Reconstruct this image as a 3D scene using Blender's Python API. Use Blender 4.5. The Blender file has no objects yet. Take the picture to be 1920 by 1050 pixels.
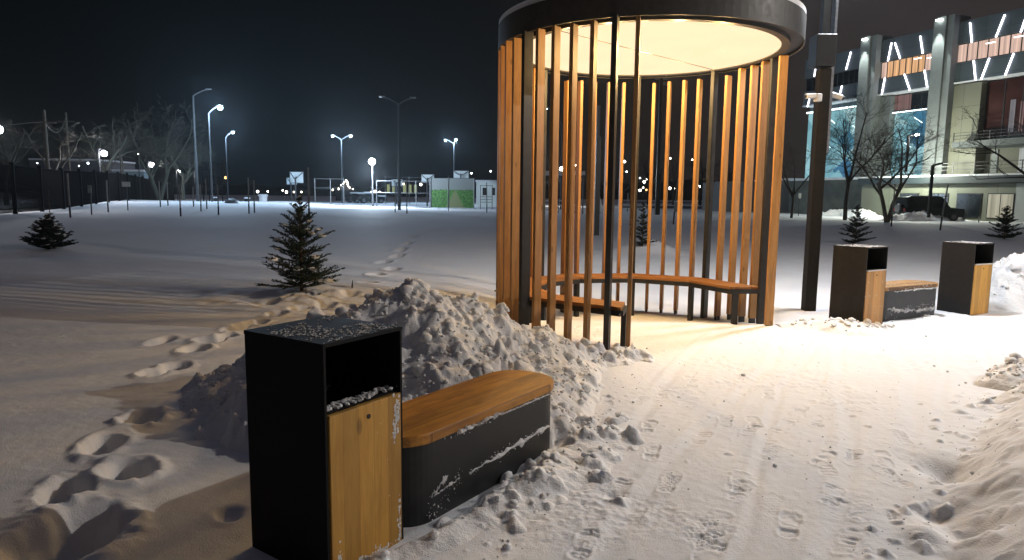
import bpy, math, random
import numpy as np
from mathutils import Vector, Matrix
R = math.radians
random.seed(7)
rng = np.random.default_rng(11)
sc = bpy.context.scene
col = sc.collection

# ---------------------------------------------------------------- camera
CAM_H = 1.6; FPX = 1280.0; PITCH = R(7.0); ROLL = 0.011
cam_d = bpy.data.cameras.new('camera'); cam = bpy.data.objects.new('camera', cam_d); col.objects.link(cam)
cam_d.sensor_width = 36; cam_d.lens = 36 * FPX / 1920; cam_d.clip_start = .05; cam_d.clip_end = 5000
_fw = np.array([0, math.cos(PITCH), -math.sin(PITCH)]); _up0 = np.array([0, math.sin(PITCH), math.cos(PITCH)]); _rt0 = np.array([1., 0, 0])
_c, _s = math.cos(ROLL), math.sin(ROLL)
_rt = _c * _rt0 + _s * _up0; _up = -_s * _rt0 + _c * _up0
M = Matrix(((_rt[0], _up[0], -_fw[0], 0), (_rt[1], _up[1], -_fw[1], 0), (_rt[2], _up[2], -_fw[2], CAM_H), (0, 0, 0, 1)))
cam.matrix_world = M
sc.camera = cam
CAMP = np.array([0, 0, CAM_H])

# ---------------------------------------------------------------- world: night sky with a dim city glow to the right
w = bpy.data.worlds.new('World'); sc.world = w; w.use_nodes = True
nt = w.node_tree; nt.nodes.clear()
tc = nt.nodes.new('ShaderNodeTexCoord'); sep = nt.nodes.new('ShaderNodeSeparateXYZ')
nt.links.new(tc.outputs['Generated'], sep.inputs[0])
rp = nt.nodes.new('ShaderNodeValToRGB')
mp = nt.nodes.new('ShaderNodeMapRange'); mp.inputs[1].default_value = -.75; mp.inputs[2].default_value = .75
nt.links.new(sep.outputs['X'], mp.inputs[0]); nt.links.new(mp.outputs[0], rp.inputs[0])
cr = rp.color_ramp
cr.elements[0].position = 0.0; cr.elements[0].color = (.0016, .0020, .0022, 1)
cr.elements[1].position = 1.0; cr.elements[1].color = (.038, .031, .031, 1)
for p, c in ((.30, (.0022, .0034, .0040, 1)), (.48, (.0045, .0052, .0058, 1)), (.62, (.014, .012, .0115, 1)), (.80, (.030, .025, .025, 1))):
    e = cr.elements.new(p); e.color = c
bg = nt.nodes.new('ShaderNodeBackground'); bg.inputs[1].default_value = 1.0
wo = nt.nodes.new('ShaderNodeOutputWorld')
zr = nt.nodes.new('ShaderNodeMapRange'); zr.inputs[1].default_value = .38; zr.inputs[2].default_value = .85      # brighter overhead, out of view: added ambient fill to lift shadows
nt.links.new(sep.outputs['Z'], zr.inputs[0]); mz = nt.nodes.new('ShaderNodeMix'); mz.data_type = 'RGBA'; nt.links.new(zr.outputs[0], mz.inputs[0]); nt.links.new(rp.outputs[0], mz.inputs[6]); mz.inputs[7].default_value = (.042, .042, .058, 1)
nt.links.new(mz.outputs[2], bg.inputs[0]); nt.links.new(bg.outputs[0], wo.inputs[0])

sc.view_settings.view_transform = 'Standard'; sc.view_settings.look = 'None'
sc.view_settings.exposure = 0.0; sc.view_settings.gamma = 1.0
sc.render.engine = 'CYCLES'
try:
    sc.cycles.use_denoising = True; sc.cycles.denoiser = 'OPENIMAGEDENOISE'
    sc.cycles.max_bounces = 6; sc.cycles.diffuse_bounces = 3; sc.cycles.use_light_tree = True
    sc.cycles.sample_clamp_indirect = 4.0; sc.cycles.caustics_reflective = False; sc.cycles.caustics_refractive = False
except Exception as ex: print(ex)

HAZE = .00026
CEIL_E = 54.; POST_E = 1050.; PATH_E = 2400.; FAR = .40      # light strengths
# ---------------------------------------------------------------- object helpers
def tag(o, label=None, cat=None, group=None, kind=None):
    if label: o['label'] = label
    if cat: o['category'] = cat
    if group: o['group'] = group
    if kind: o['kind'] = kind
    return o
def empty(name, loc, rz=0, **k):
    o = bpy.data.objects.new(name, None); col.objects.link(o); o.location = loc; o.rotation_euler = (0, 0, rz)
    o.empty_display_size = .2
    return tag(o, **k)
def copy_tree(o, parent=None):
    c = o.copy(); col.objects.link(c)
    if parent is not None: c.parent = parent
    for ch in list(o.children): copy_tree(ch, c)
    return c
class MB:
    def __init__(s): s.v = []; s.f = []; s.uv = None
    def add(s, vs, fs):
        n = len(s.v); s.v += [tuple(map(float, p)) for p in vs]; s.f += [tuple(i + n for i in f) for f in fs]; return s
    def box(s, c, d, rz=0, bev=0, M=None):
        hx, hy, hz = d[0] / 2, d[1] / 2, d[2] / 2
        if bev <= 0:
            vs = [(x, y, z) for z in (-hz, hz) for x, y in ((-hx, -hy), (hx, -hy), (hx, hy), (-hx, hy))]
            fs = [(3, 2, 1, 0), (4, 5, 6, 7), (0, 1, 5, 4), (1, 2, 6, 5), (2, 3, 7, 6), (3, 0, 4, 7)]
        else:
            b = min(bev, hx * .9, hy * .9, hz * .9); vs = []
            for z, i in ((-hz, b), (-hz + b, 0), (hz - b, 0), (hz, b)):
                ex, ey = hx - i, hy - i; k = b if i == 0 else b * .4
                vs += [(-ex + k, -ey, z), (ex - k, -ey, z), (ex, -ey + k, z), (ex, ey - k, z), (ex - k, ey, z), (-ex + k, ey, z), (-ex, ey - k, z), (-ex, -ey + k, z)]
            fs = [tuple(range(7, -1, -1)), tuple(range(24, 32))]
            for r in range(3):
                for k in range(8): fs.append((r * 8 + k, r * 8 + (k + 1) % 8, (r + 1) * 8 + (k + 1) % 8, (r + 1) * 8 + k))
        ca, sa = math.cos(rz), math.sin(rz); out = []
        for x, y, z in vs:
            if M is not None:
                q = M @ Vector((x, y, z)); out.append((q.x + c[0], q.y + c[1], q.z + c[2]))
            else: out.append((x * ca - y * sa + c[0], x * sa + y * ca + c[1], z + c[2]))
        return s.add(out, fs)
    def prism(s, poly, z0, z1, cap=True):
        n = len(poly); vs = [(x, y, z0) for x, y in poly] + [(x, y, z1) for x, y in poly]
        fs = [(i, (i + 1) % n, n + (i + 1) % n, n + i) for i in range(n)]
        if cap: fs += [tuple(range(n - 1, -1, -1)), tuple(range(n, 2 * n))]
        return s.add(vs, fs)
    def tube(s, pts, rad, n=6, cap=True):
        pts = [Vector(p) for p in pts]
        if not hasattr(rad, '__len__'): rad = [rad] * len(pts)
        vs = []; u = None
        for i, p in enumerate(pts):
            t = (pts[min(i + 1, len(pts) - 1)] - pts[max(i - 1, 0)])
            if t.length < 1e-9: t = Vector((0, 0, 1))
            t.normalize()
            if u is None: u = t.cross(Vector((0, 0, 1)) if abs(t.z) < .9 else Vector((1, 0, 0))); u.normalize()
            else:
                u = u - t * u.dot(t)
                if u.length < 1e-6: u = t.orthogonal()
                u.normalize()
            q = t.cross(u)
            for k in range(n):
                a = 2 * math.pi * k / n; vs.append(p + (u * math.cos(a) + q * math.sin(a)) * rad[i])
        fs = []
        for i in range(len(pts) - 1):
            for k in range(n): fs.append((i * n + k, i * n + (k + 1) % n, (i + 1) * n + (k + 1) % n, (i + 1) * n + k))
        if cap and n > 2:
            fs.append(tuple(range(n - 1, -1, -1))); m = (len(pts) - 1) * n; fs.append(tuple(range(m, m + n)))
        return s.add(vs, fs)
    def ball(s, c, r, n=10, sz=1.0, jit=0, seed=0):
        rr = random.Random(seed); vs = [(c[0], c[1], c[2] + r * sz)]; m = max(3, n // 2)
        for i in range(1, m):
            a = math.pi * i / m
            for k in range(n):
                b = 2 * math.pi * k / n; q = r * (1 + jit * rr.uniform(-1, 1))
                vs.append((c[0] + q * math.sin(a) * math.cos(b), c[1] + q * math.sin(a) * math.sin(b), c[2] + q * sz * math.cos(a)))
        vs.append((c[0], c[1], c[2] - r * sz)); L = len(vs) - 1; fs = []
        for k in range(n):
            fs.append((0, 1 + k, 1 + (k + 1) % n)); fs.append((L, L - n + (k + 1) % n, L - n + k))
        for i in range(m - 2):
            for k in range(n): fs.append((1 + i * n + k, 1 + (i + 1) * n + k, 1 + (i + 1) * n + (k + 1) % n, 1 + i * n + (k + 1) % n))
        return s.add(vs, fs)
    def build(s, name, mat, parent=None, smooth=False, loc=None, **k):
        me = bpy.data.meshes.new(name); me.from_pydata(s.v, [], s.f); me.update()
        if smooth: me.polygons.foreach_set('use_smooth', [True] * len(me.polygons))
        if mat: me.materials.append(mat)
        o = bpy.data.objects.new(name, me); col.objects.link(o)
        if parent is not None: o.parent = parent
        if loc is not None: o.location = loc
        return tag(o, **k)
def np_mesh(name, V, F, mat, smooth=True, **k):
    me = bpy.data.meshes.new(name); V = np.ascontiguousarray(V, dtype=np.float32); F = np.ascontiguousarray(F, dtype=np.int32)
    me.vertices.add(len(V)); me.vertices.foreach_set('co', V.ravel()); nf, q = F.shape
    me.loops.add(nf * q); me.loops.foreach_set('vertex_index', F.ravel())
    me.polygons.add(nf); me.polygons.foreach_set('loop_start', np.arange(0, nf * q, q, dtype=np.int32))
    try: me.polygons.foreach_set('loop_total', np.full(nf, q, dtype=np.int32))
    except Exception: pass
    me.polygons.foreach_set('use_smooth', np.full(nf, smooth)); me.update(calc_edges=True); me.validate()
    me.materials.append(mat); o = bpy.data.objects.new(name, me); col.objects.link(o)
    return tag(o, **k)

# ---------------------------------------------------------------- materials
def newmat(name):
    m = bpy.data.materials.new(name); m.use_nodes = True; n = m.node_tree
    return m, n, n.nodes['Principled BSDF']
def N(n, t, **k):
    x = n.nodes.new(t)
    for a, b in k.items(): setattr(x, a, b)
    return x
def ramp(n, stops):
    r = n.nodes.new('ShaderNodeValToRGB'); e = r.color_ramp.elements
    e[0].position = stops[0][0]; e[0].color = (*stops[0][1], 1); e[1].position = stops[-1][0]; e[1].color = (*stops[-1][1], 1)
    for p, c in stops[1:-1]: q = e.new(p); q.color = (*c, 1)
    return r
def plain(name, c, rough=.6, metal=0, noise=.15, scale=8, bump=0):
    m, n, b = newmat(name); b.inputs['Roughness'].default_value = rough; b.inputs['Metallic'].default_value = metal
    t = N(n, 'ShaderNodeTexCoord'); z = N(n, 'ShaderNodeTexNoise'); z.inputs['Scale'].default_value = scale; z.inputs['Detail'].default_value = 5
    n.links.new(t.outputs['Object'], z.inputs['Vector'])
    r = ramp(n, [(.3, tuple(x * (1 - noise) for x in c)), (.7, tuple(min(1, x * (1 + noise)) for x in c))])
    n.links.new(z.outputs[0], r.inputs[0]); n.links.new(r.outputs[0], b.inputs['Base Color'])
    if bump:
        q = N(n, 'ShaderNodeBump'); q.inputs['Strength'].default_value = bump; q.inputs['Distance'].default_value = .01
        n.links.new(z.outputs[0], q.inputs['Height']); n.links.new(q.outputs[0], b.inputs['Normal'])
    return m
def emis(name, c, s, base=(.1, .1, .1)):
    m, n, b = newmat(name); b.inputs['Base Color'].default_value = (*base, 1)
    b.inputs['Emission Color'].default_value = (*c, 1); b.inputs['Emission Strength'].default_value = s; return m
def snow_mat(name, c=(.80, .81, .84), s1=9, d1=.012, s2=95, d2=.004, far=False):
    m, n, b = newmat(name); b.inputs['Roughness'].default_value = .75
    try: b.inputs['Specular IOR Level'].default_value = .25
    except Exception: pass
    t = N(n, 'ShaderNodeTexCoord'); prev = None
    src = t.outputs['Object']
    z0 = N(n, 'ShaderNodeTexNoise'); z0.inputs['Scale'].default_value = 1.7; z0.inputs['Detail'].default_value = 4; n.links.new(src, z0.inputs['Vector'])
    r = ramp(n, [(.3, tuple(x * .95 for x in c)), (.7, c)]); n.links.new(z0.outputs[0], r.inputs[0]); n.links.new(r.outputs[0], b.inputs['Base Color'])
    b.inputs['Subsurface Weight'].default_value = .35; b.inputs['Subsurface Radius'].default_value = (.06, .07, .08); b.inputs['Subsurface Scale'].default_value = .35
    for s, d, det in ((s1, d1, 5), (s2, d2, 3)):
        z = N(n, 'ShaderNodeTexNoise'); z.inputs['Scale'].default_value = s; z.inputs['Detail'].default_value = det; n.links.new(src, z.inputs['Vector'])
        q = N(n, 'ShaderNodeBump'); q.inputs['Strength'].default_value = 1; q.inputs['Distance'].default_value = d
        n.links.new(z.outputs[0], q.inputs['Height'])
        if prev is not None: n.links.new(prev.outputs[0], q.inputs['Normal'])
        prev = q
    n.links.new(prev.outputs[0], b.inputs['Normal'])
    return m
def wood_mat(name, light=(.43, .225, .075), dark=(.24, .115, .032), axis='Z', plank=0, rough=.5, snow=0, knots=True, blotch=0):
    """stained softwood; grain runs along `axis`; plank = board width across X (0: none)"""
    m, n, b = newmat(name); b.inputs['Roughness'].default_value = rough
    t = N(n, 'ShaderNodeTexCoord'); info = N(n, 'ShaderNodeObjectInfo')
    add = N(n, 'ShaderNodeVectorMath', operation='ADD'); mul = N(n, 'ShaderNodeVectorMath', operation='MULTIPLY')
    cmb = N(n, 'ShaderNodeCombineXYZ'); ml = N(n, 'ShaderNodeMath', operation='MULTIPLY'); ml.inputs[1].default_value = 37.
    n.links.new(info.outputs['Random'], ml.inputs[0])
    for i in range(3): n.links.new(ml.outputs[0], cmb.inputs[i])
    n.links.new(t.outputs['Object'], add.inputs[0]); n.links.new(cmb.outputs[0], add.inputs[1])
    sc_ = {'Z': (1, 1, .07), 'X': (.07, 1, 1), 'Y': (1, .07, 1)}[axis]
    mul.inputs[1].default_value = sc_
    n.links.new(add.outputs[0], mul.inputs[0]); vec = mul.outputs[0]
    pm = None
    if plank:
        sp = N(n, 'ShaderNodeSeparateXYZ'); n.links.new(t.outputs['Object'], sp.inputs[0])
        dv = N(n, 'ShaderNodeMath', operation='DIVIDE'); dv.inputs[1].default_value = plank; n.links.new(sp.outputs['X' if axis != 'X' else 'Y'], dv.inputs[0])
        fl = N(n, 'ShaderNodeMath', operation='FLOOR'); n.links.new(dv.outputs[0], fl.inputs[0])
        wn = N(n, 'ShaderNodeTexWhiteNoise', noise_dimensions='1D'); n.links.new(fl.outputs[0], wn.inputs['W'])
        fr = N(n, 'ShaderNodeMath', operation='FRACT'); n.links.new(dv.outputs[0], fr.inputs[0])
        ad2 = N(n, 'ShaderNodeVectorMath', operation='ADD'); m5 = N(n, 'ShaderNodeVectorMath', operation='SCALE'); m5.inputs['Scale'].default_value = 9
        n.links.new(wn.outputs['Color'], m5.inputs[0]); n.links.new(vec, ad2.inputs[0]); n.links.new(m5.outputs[0], ad2.inputs[1]); vec = ad2.outputs[0]; pm = (wn, fr)
    z = N(n, 'ShaderNodeTexNoise'); z.inputs['Scale'].default_value = 26; z.inputs['Detail'].default_value = 6; z.inputs['Distortion'].default_value = .6
    n.links.new(vec, z.inputs['Vector'])
    z2 = N(n, 'ShaderNodeTexNoise'); z2.inputs['Scale'].default_value = 150; z2.inputs['Detail'].default_value = 3; n.links.new(vec, z2.inputs['Vector'])
    mx = N(n, 'ShaderNodeMix'); mx.data_type = 'FLOAT'; mx.inputs[0].default_value = .35
    n.links.new(z.outputs[0], mx.inputs[2]); n.links.new(z2.outputs[0], mx.inputs[3])
    r = ramp(n, [(.33, dark), (.5, tuple((a + c) / 2 for a, c in zip(dark, light))), (.68, light)]); n.links.new(mx.outputs[0], r.inputs[0]); cur = r.outputs[0]
    def mixc(fac, colr, a):
        q = N(n, 'ShaderNodeMix'); q.data_type = 'RGBA'; n.links.new(fac, q.inputs[0]); n.links.new(a, q.inputs[6]); q.inputs[7].default_value = (*colr, 1); return q.outputs[2]
    if knots:
        v = N(n, 'ShaderNodeTexVoronoi'); v.inputs['Scale'].default_value = 5.5
        kv = N(n, 'ShaderNodeVectorMath', operation='MULTIPLY'); kv.inputs[1].default_value = {'Z': (1, 1, .45), 'X': (.45, 1, 1), 'Y': (1, .45, 1)}[axis]
        n.links.new(add.outputs[0], kv.inputs[0]); n.links.new(kv.outputs[0], v.inputs['Vector'])
        kr = ramp(n, [(.0, (.75,) * 3), (.07, (.55,) * 3), (.11, (0,) * 3)]); n.links.new(v.outputs['Distance'], kr.inputs[0])
        cur = mixc(kr.outputs[0], tuple(x * .35 for x in dark), cur)
    hs = N(n, 'ShaderNodeHueSaturation'); mr = N(n, 'ShaderNodeMapRange'); mr.inputs[3].default_value = .8; mr.inputs[4].default_value = 1.2
    n.links.new((pm[0].outputs['Value'] if pm else info.outputs['Random']), mr.inputs[0]); n.links.new(mr.outputs[0], hs.inputs['Value']); n.links.new(cur, hs.inputs['Color']); cur = hs.outputs[0]
    if pm:
        lr = ramp(n, [(0, (1,) * 3), (.025, (0,) * 3)]); n.links.new(pm[1].outputs[0], lr.inputs[0]); cur = mixc(lr.outputs[0], tuple(x * .4 for x in dark), cur)
    if blotch:   # damp, darker patches
        bn = N(n, 'ShaderNodeTexNoise'); bn.inputs['Scale'].default_value = 4.5; bn.inputs['Detail'].default_value = 6; bn.inputs['Roughness'].default_value = .65
        bv = N(n, 'ShaderNodeVectorMath', operation='MULTIPLY'); bv.inputs[1].default_value = {'Z': (1.6, 1.6, .5), 'X': (.6, 1.8, 1.8), 'Y': (1.8, .6, 1.8)}[axis]; n.links.new(t.outputs['Object'], bv.inputs[0]); n.links.new(bv.outputs[0], bn.inputs['Vector'])
        br_ = ramp(n, [(.50, (0,) * 3), (.66, (blotch,) * 3)]); n.links.new(bn.outputs[0], br_.inputs[0]); cur = mixc(br_.outputs[0], tuple(x * .45 for x in dark), cur)
    if snow:   # thin patches of stuck snow
        sn = N(n, 'ShaderNodeTexNoise'); sn.inputs['Scale'].default_value = 22; sn.inputs['Detail'].default_value = 8; sn.inputs['Roughness'].default_value = .7
        n.links.new(t.outputs['Object'], sn.inputs['Vector']); sr = ramp(n, [(1 - snow, (0,) * 3), (1 - snow + .03, (1,) * 3)])
        n.links.new(sn.outputs[0], sr.inputs[0]); cur = mixc(sr.outputs[0], (.75, .76, .78), cur)
    n.links.new(cur, b.inputs['Base Color'])
    bp = N(n, 'ShaderNodeBump'); bp.inputs['Strength'].default_value = .35; bp.inputs['Distance'].default_value = .003
    n.links.new(mx.outputs[0], bp.inputs['Height']); n.links.new(bp.outputs[0], b.inputs['Normal'])
    return m
def steel_mat(name, c=(.020, .021, .023), snow=0, rough=.42, sscale=30, spec=.35):
    m, n, b = newmat(name); b.inputs['Roughness'].default_value = rough
    t = N(n, 'ShaderNodeTexCoord'); z = N(n, 'ShaderNodeTexNoise'); z.inputs['Scale'].default_value = 14; z.inputs['Detail'].default_value = 6
    n.links.new(t.outputs['Object'], z.inputs['Vector'])
    r = ramp(n, [(.3, tuple(x * .8 for x in c)), (.7, tuple(x * 1.25 for x in c))]); n.links.new(z.outputs[0], r.inputs[0]); cur = r.outputs[0]
    if snow:
        sn = N(n, 'ShaderNodeTexNoise'); sn.inputs['Scale'].default_value = sscale; sn.inputs['Detail'].default_value = 9; sn.inputs['Roughness'].default_value = .75
        n.links.new(t.outputs['Object'], sn.inputs['Vector']); sr = ramp(n, [(1 - snow, (0,) * 3), (1 - snow + .02, (1,) * 3)]); n.links.new(sn.outputs[0], sr.inputs[0])
        q = N(n, 'ShaderNodeMix'); q.data_type = 'RGBA'; n.links.new(sr.outputs[0], q.inputs[0]); n.links.new(cur, q.inputs[6]); q.inputs[7].default_value = (.7, .72, .75, 1); cur = q.outputs[2]
    n.links.new(cur, b.inputs['Base Color']); b.inputs['Specular IOR Level'].default_value = spec
    z3 = N(n, 'ShaderNodeMapRange'); z3.inputs[3].default_value = rough - .1; z3.inputs[4].default_value = rough + .15; n.links.new(z.outputs[0], z3.inputs[0]); n.links.new(z3.outputs[0], b.inputs['Roughness'])
    return m
MAT = {}
MAT['snow'] = snow_mat('trodden_snow', s1=14, d1=.006, s2=120, d2=.003)
MAT['pile'] = snow_mat('ploughed_snow', c=(.86, .86, .87), s1=30, d1=.010, s2=140, d2=.004)
MAT['cap'] = snow_mat('snow_cap', s1=25, d1=.01, s2=120, d2=.003)
MAT['slat'] = wood_mat('stained_slat_wood')
MAT['benchwood'] = wood_mat('bench_top_wood', light=(.66, .31, .045), dark=(.33, .12, .015), axis='X', plank=.113, blotch=.5)
MAT['seatwood'] = wood_mat('curved_seat_wood', light=(.42, .19, .055), dark=(.22, .09, .025), axis='X', snow=.36)
MAT['doorwood'] = wood_mat('bin_door_wood', light=(.56, .31, .055), dark=(.40, .19, .03), axis='Z', plank=.09, blotch=.25)
MAT['doorwood_snow'] = wood_mat('bin_door_wood_snowy', light=(.52, .28, .09), dark=(.38, .18, .05), axis='Z', plank=.09, snow=.36)
MAT['steel'] = steel_mat('dark_coated_steel')
MAT['steel_grey'] = steel_mat('grey_coated_steel', c=(.035, .037, .040))
MAT['steel_snow'] = steel_mat('dark_steel_with_frozen_snow', snow=.50)
MAT['steel_speck'] = steel_mat('dark_steel_with_snow_specks', c=(.016, .014, .012), snow=.30, sscale=45, rough=.7, spec=.12)
MAT['binsteel'] = steel_mat('black_bin_steel', c=(.006, .006, .007), rough=.6, spec=.15)
MAT['binsteel2'] = steel_mat('bin_steel_weathered', c=(.016, .015, .0145), rough=.6, spec=.25)
MAT['fascia'] = steel_mat('roof_fascia_steel', c=(.040, .041, .043), rough=.5)
MAT['galv'] = plain('galvanised_steel', (.13, .135, .14), .5, .3, .12, 20)
MAT['bark'] = plain('grey_bark', (.10, .085, .065), .9, 0, .35, 12, .6)
MAT['bark_dark'] = plain('dark_bark', (.035, .03, .026), .9, 0, .3, 12, .6)
MAT['bark_pale'] = plain('pale_bark', (.065, .068, .052), .9, 0, .3, 12, .6)
MAT['needle'] = plain('spruce_needles', (.022, .040, .016), .6, 0, .4, 30)
MAT['needle_d'] = plain('dark_spruce_needles', (.012, .020, .012), .6, 0, .4, 30)
MAT['twig'] = plain('spruce_twig_bark', (.09, .055, .03), .9, 0, .3, 20)
MAT['black'] = plain('black_paint', (.007, .007, .008), .5)
MAT['fence'] = plain('matt_black_fence', (.006, .006, .007), .95); MAT['fence'].node_tree.nodes['Principled BSDF'].inputs['Specular IOR Level'].default_value = .1
MAT['polegrey'] = plain('weathered_pole', (.055, .057, .06), .8, 0, .15, 10)
MAT['rail'] = plain('lit_side_grey', (.16, .17, .19), .6, .2, .25, 30)
MAT['white'] = plain('white_paint', (.7, .7, .7), .45, 0, .05)
MAT['stake'] = plain('grey_wooden_stake', (.22, .22, .21), .8, 0, .2, 6)
MAT['stake_d'] = plain('dark_stake_foot', (.02, .02, .022), .7)

# ---------------------------------------------------------------- numpy noise
def _hash(ix, iy, seed):
    h = (ix.astype(np.int64) * 374761393 + iy.astype(np.int64) * 668265263 + seed * 974634777) & 0xffffffff
    h = ((h ^ (h >> 13)) * 1274126177) & 0xffffffff
    h = h ^ (h >> 16)
    return (h & 0xffffff) / float(0xffffff)
def vnoise(x, y, seed=0):
    ix = np.floor(x); iy = np.floor(y); fx = x - ix; fy = y - iy
    ux = fx * fx * fx * (fx * (fx * 6 - 15) + 10); uy = fy * fy * fy * (fy * (fy * 6 - 15) + 10)
    a = _hash(ix, iy, seed); b = _hash(ix + 1, iy, seed); c = _hash(ix, iy + 1, seed); d = _hash(ix + 1, iy + 1, seed)
    return (a * (1 - ux) + b * ux) * (1 - uy) + (c * (1 - ux) + d * ux) * uy * 1.0
def fbm(x, y, seed=0, o=4, g=.5):
    s = 0; a = 1; t = 0
    for i in range(o):
        s = s + a * (vnoise(x * (1 + .03 * i) + 17.3 * i, y + 9.1 * i, seed + i) - .5) * 2; t += a; a *= g; x = x * 2.03; y = y * 2.03
    return s / t
def billow(x, y, seed=0, o=3):
    s = 0; a = 1; t = 0
    for i in range(o):
        s = s + a * (1 - 2 * np.abs(vnoise(x + 5.7 * i, y + 3.3 * i, seed + i) - .5) * 2); t += a; a *= .5; x = x * 2.1; y = y * 2.1
    return -s / t
def worley(x, y, seed=0):
    ix = np.floor(x); iy = np.floor(y); best = np.full(np.shape(x), 9.)
    for dx in (-1, 0, 1):
        for dy in (-1, 0, 1):
            cx = ix + dx; cy = iy + dy
            px = cx + _hash(cx, cy, seed); py = cy + _hash(cx, cy, seed + 77)
            best = np.minimum(best, (x - px) ** 2 + (y - py) ** 2)
    return np.sqrt(best)
def sst(a, b, x):
    t = np.clip((x - a) / (b - a), 0, 1); return t * t * (3 - 2 * t)
def polyd(X, Y, pts):
    """distance, signed side (+ left of travel), interpolated value along a polyline of (x, y, v)"""
    best = np.full(np.shape(X), 1e9); side = np.zeros(np.shape(X)); val = np.zeros(np.shape(X))
    for a, b in zip(pts[:-1], pts[1:]):
        dx, dy = b[0] - a[0], b[1] - a[1]; L2 = dx * dx + dy * dy
        t = np.clip(((X - a[0]) * dx + (Y - a[1]) * dy) / L2, 0, 1)
        qx = a[0] + t * dx; qy = a[1] + t * dy; d = np.hypot(X - qx, Y - qy); m = d < best
        best = np.where(m, d, best); cr_ = dx * (Y - a[1]) - dy * (X - a[0]); side = np.where(m, np.sign(cr_), side)
        va = a[2] if len(a) > 2 else 0; vb = b[2] if len(b) > 2 else 0
        val = np.where(m, va + t * (vb - va), val)
    return best, side, val

# ---------------------------------------------------------------- the lie of the land
RB = [(.6, .5), (1.4, 1.9), (1.90, 2.86), (2.45, 3.72), (3.25, 4.66), (4.05, 5.46), (5.0, 6.25), (8, 8.2), (14, 11)]      # right edge of the path
LB = [(-1.0, .5), (-.62, 2.0), (-.2, 2.85), (.25, 4.04), (1.0, 6.0), (1.3, 6.8)]                                      # left edge of the path
BL = [(3.45, 9.25), (4.3, 8.95), (5.2, 9.35), (6.6, 10.2), (9, 11.8), (14, 15)]                                       # back edge, behind the far bins
def ground(X, Y):
    X = np.asarray(X, float); Y = np.asarray(Y, float)
    z = np.zeros(np.broadcast(X, Y).shape)
    d, s, _ = polyd(X, Y, RB); r = np.where(s < 0, d, -d)
    bank = sst(0, .42, r) * .26 * (1 - .5 * sst(1.5, 5, r)); z = z + bank
    d, s, _ = polyd(X, Y, LB); l = np.where(s > 0, d, -d)
    left = (Y < 7.2) | (X < -.2)
    z = z + np.where(left, sst(.2, 1.6, l) * .07, 0)
    # undulating field
    far = sst(9.5, 13, Y + np.maximum(0, -X) * 1.2) * 1.0
    lf = sst(.3, 1.8, -X) ; fld = np.maximum(far, lf)
    z = z + fld * (fbm(X * .22, Y * .22, 5, 2) * .07 + .03)
    z = z + np.maximum(far, lf * .8) * fbm(X * .9, Y * .9, 9, 2) * .005
    # the floor behind the pavilion lies a little lower
    z = z - .12 * sst(8.5, 9.6, Y) * sst(-1.2, .2, X) * (1 - sst(3.3, 4.1, X)) * (1 - sst(12, 17, Y))
    # far rise
    z = z + .24 * sst(18, 33, Y) * (1 - sst(-2, 12, X)) * (1 - .8 * sst(-14, -4, X))
    z = z + .42 * sst(44, 66, Y) * (1 - sst(-26, -16, X)) - .55 * sst(74, 100, Y) * (1 - sst(-26, -16, X))
    # mounds round the young spruces
    for mx, my, mh, mr in MOUNDS: z = z + mh * np.exp(-(((X - mx) ** 2 + (Y - my) ** 2) / (mr * mr)))
    return z
MOUNDS = [(-3.05, 10.5, .10, .9), (3.75, 19.2, .42, .75), (12.6, 24.2, .15, 1.0), (20.2, 28.1, .12, 1.2), (-13.0, 19.0, .06, 1.2)]
def gz(x, y): return float(ground(np.array([x]), np.array([y]))[0])
def ray(px, py): return _fw + _rt * (px - 960) / FPX + _up * (525 - py) / FPX
def hit(px, py, dz=0, far=400):
    """ground point seen at a photo pixel"""
    d = ray(px, py); t = np.geomspace(1.5, far, 1400); P = CAMP[None] + d[None] * t[:, None]
    b = P[:, 2] < ground(P[:, 0], P[:, 1]) + dz
    i = int(np.argmax(b)) if b.any() else len(t) - 1
    return float(P[i, 0]), float(P[i, 1]), float(ground(P[i:i + 1, 0], P[i:i + 1, 1])[0])
def aty(px, py, Y):
    d = ray(px, py); p = CAMP + d * Y / d[1]; return float(p[0]), float(p[1]), float(p[2])

# ---------------------------------------------------------------- snow ground sheet (one tensor grid, fine near, coarse to the horizon)
def grow(a, s, end, k=1.07):
    o = []; 
    while abs(a) < abs(end): s *= k; a += s; o.append(a)
    return o
def axis(segs, neg_end, pos_end):
    a = []
    for x0, x1, s in segs: a += list(np.arange(x0, x1 - s * .5, s))
    a.append(segs[-1][1])
    lo = grow(segs[0][0], -segs[0][2], neg_end)[::-1]; hi = grow(segs[-1][1], segs[-1][2], pos_end)
    return np.array(lo + a + hi)
xs = axis([(-5.2, -.3, .024), (-.3, 3.3, .0085), (3.3, 8.5, .026)], -1600, 1600)
ys = axis([(2.2, 5.4, .0085), (5.4, 8.6, .017), (8.6, 13, .035)], -60, 2600)
X, Y = np.meshgrid(xs, ys)
Z = ground(X, Y)
near = (Y < 30) & (np.abs(X) < 14)
dR, sR, _ = polyd(X, Y, RB); rr_ = np.where(sR < 0, dR, -dR)
dL, sL, _ = polyd(X, Y, LB); ll_ = np.where(sL > 0, dL, -dL); ll_ = np.where((Y > 7.3) & (X > -.2), -1., ll_)
onpath = (rr_ < .03) & (ll_ < .05)
trod = sst(0, .25, -rr_) * sst(0, .2, -ll_) * (1 - sst(8.7, 9.3, Y - np.maximum(0, X - 4) * .6))
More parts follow.
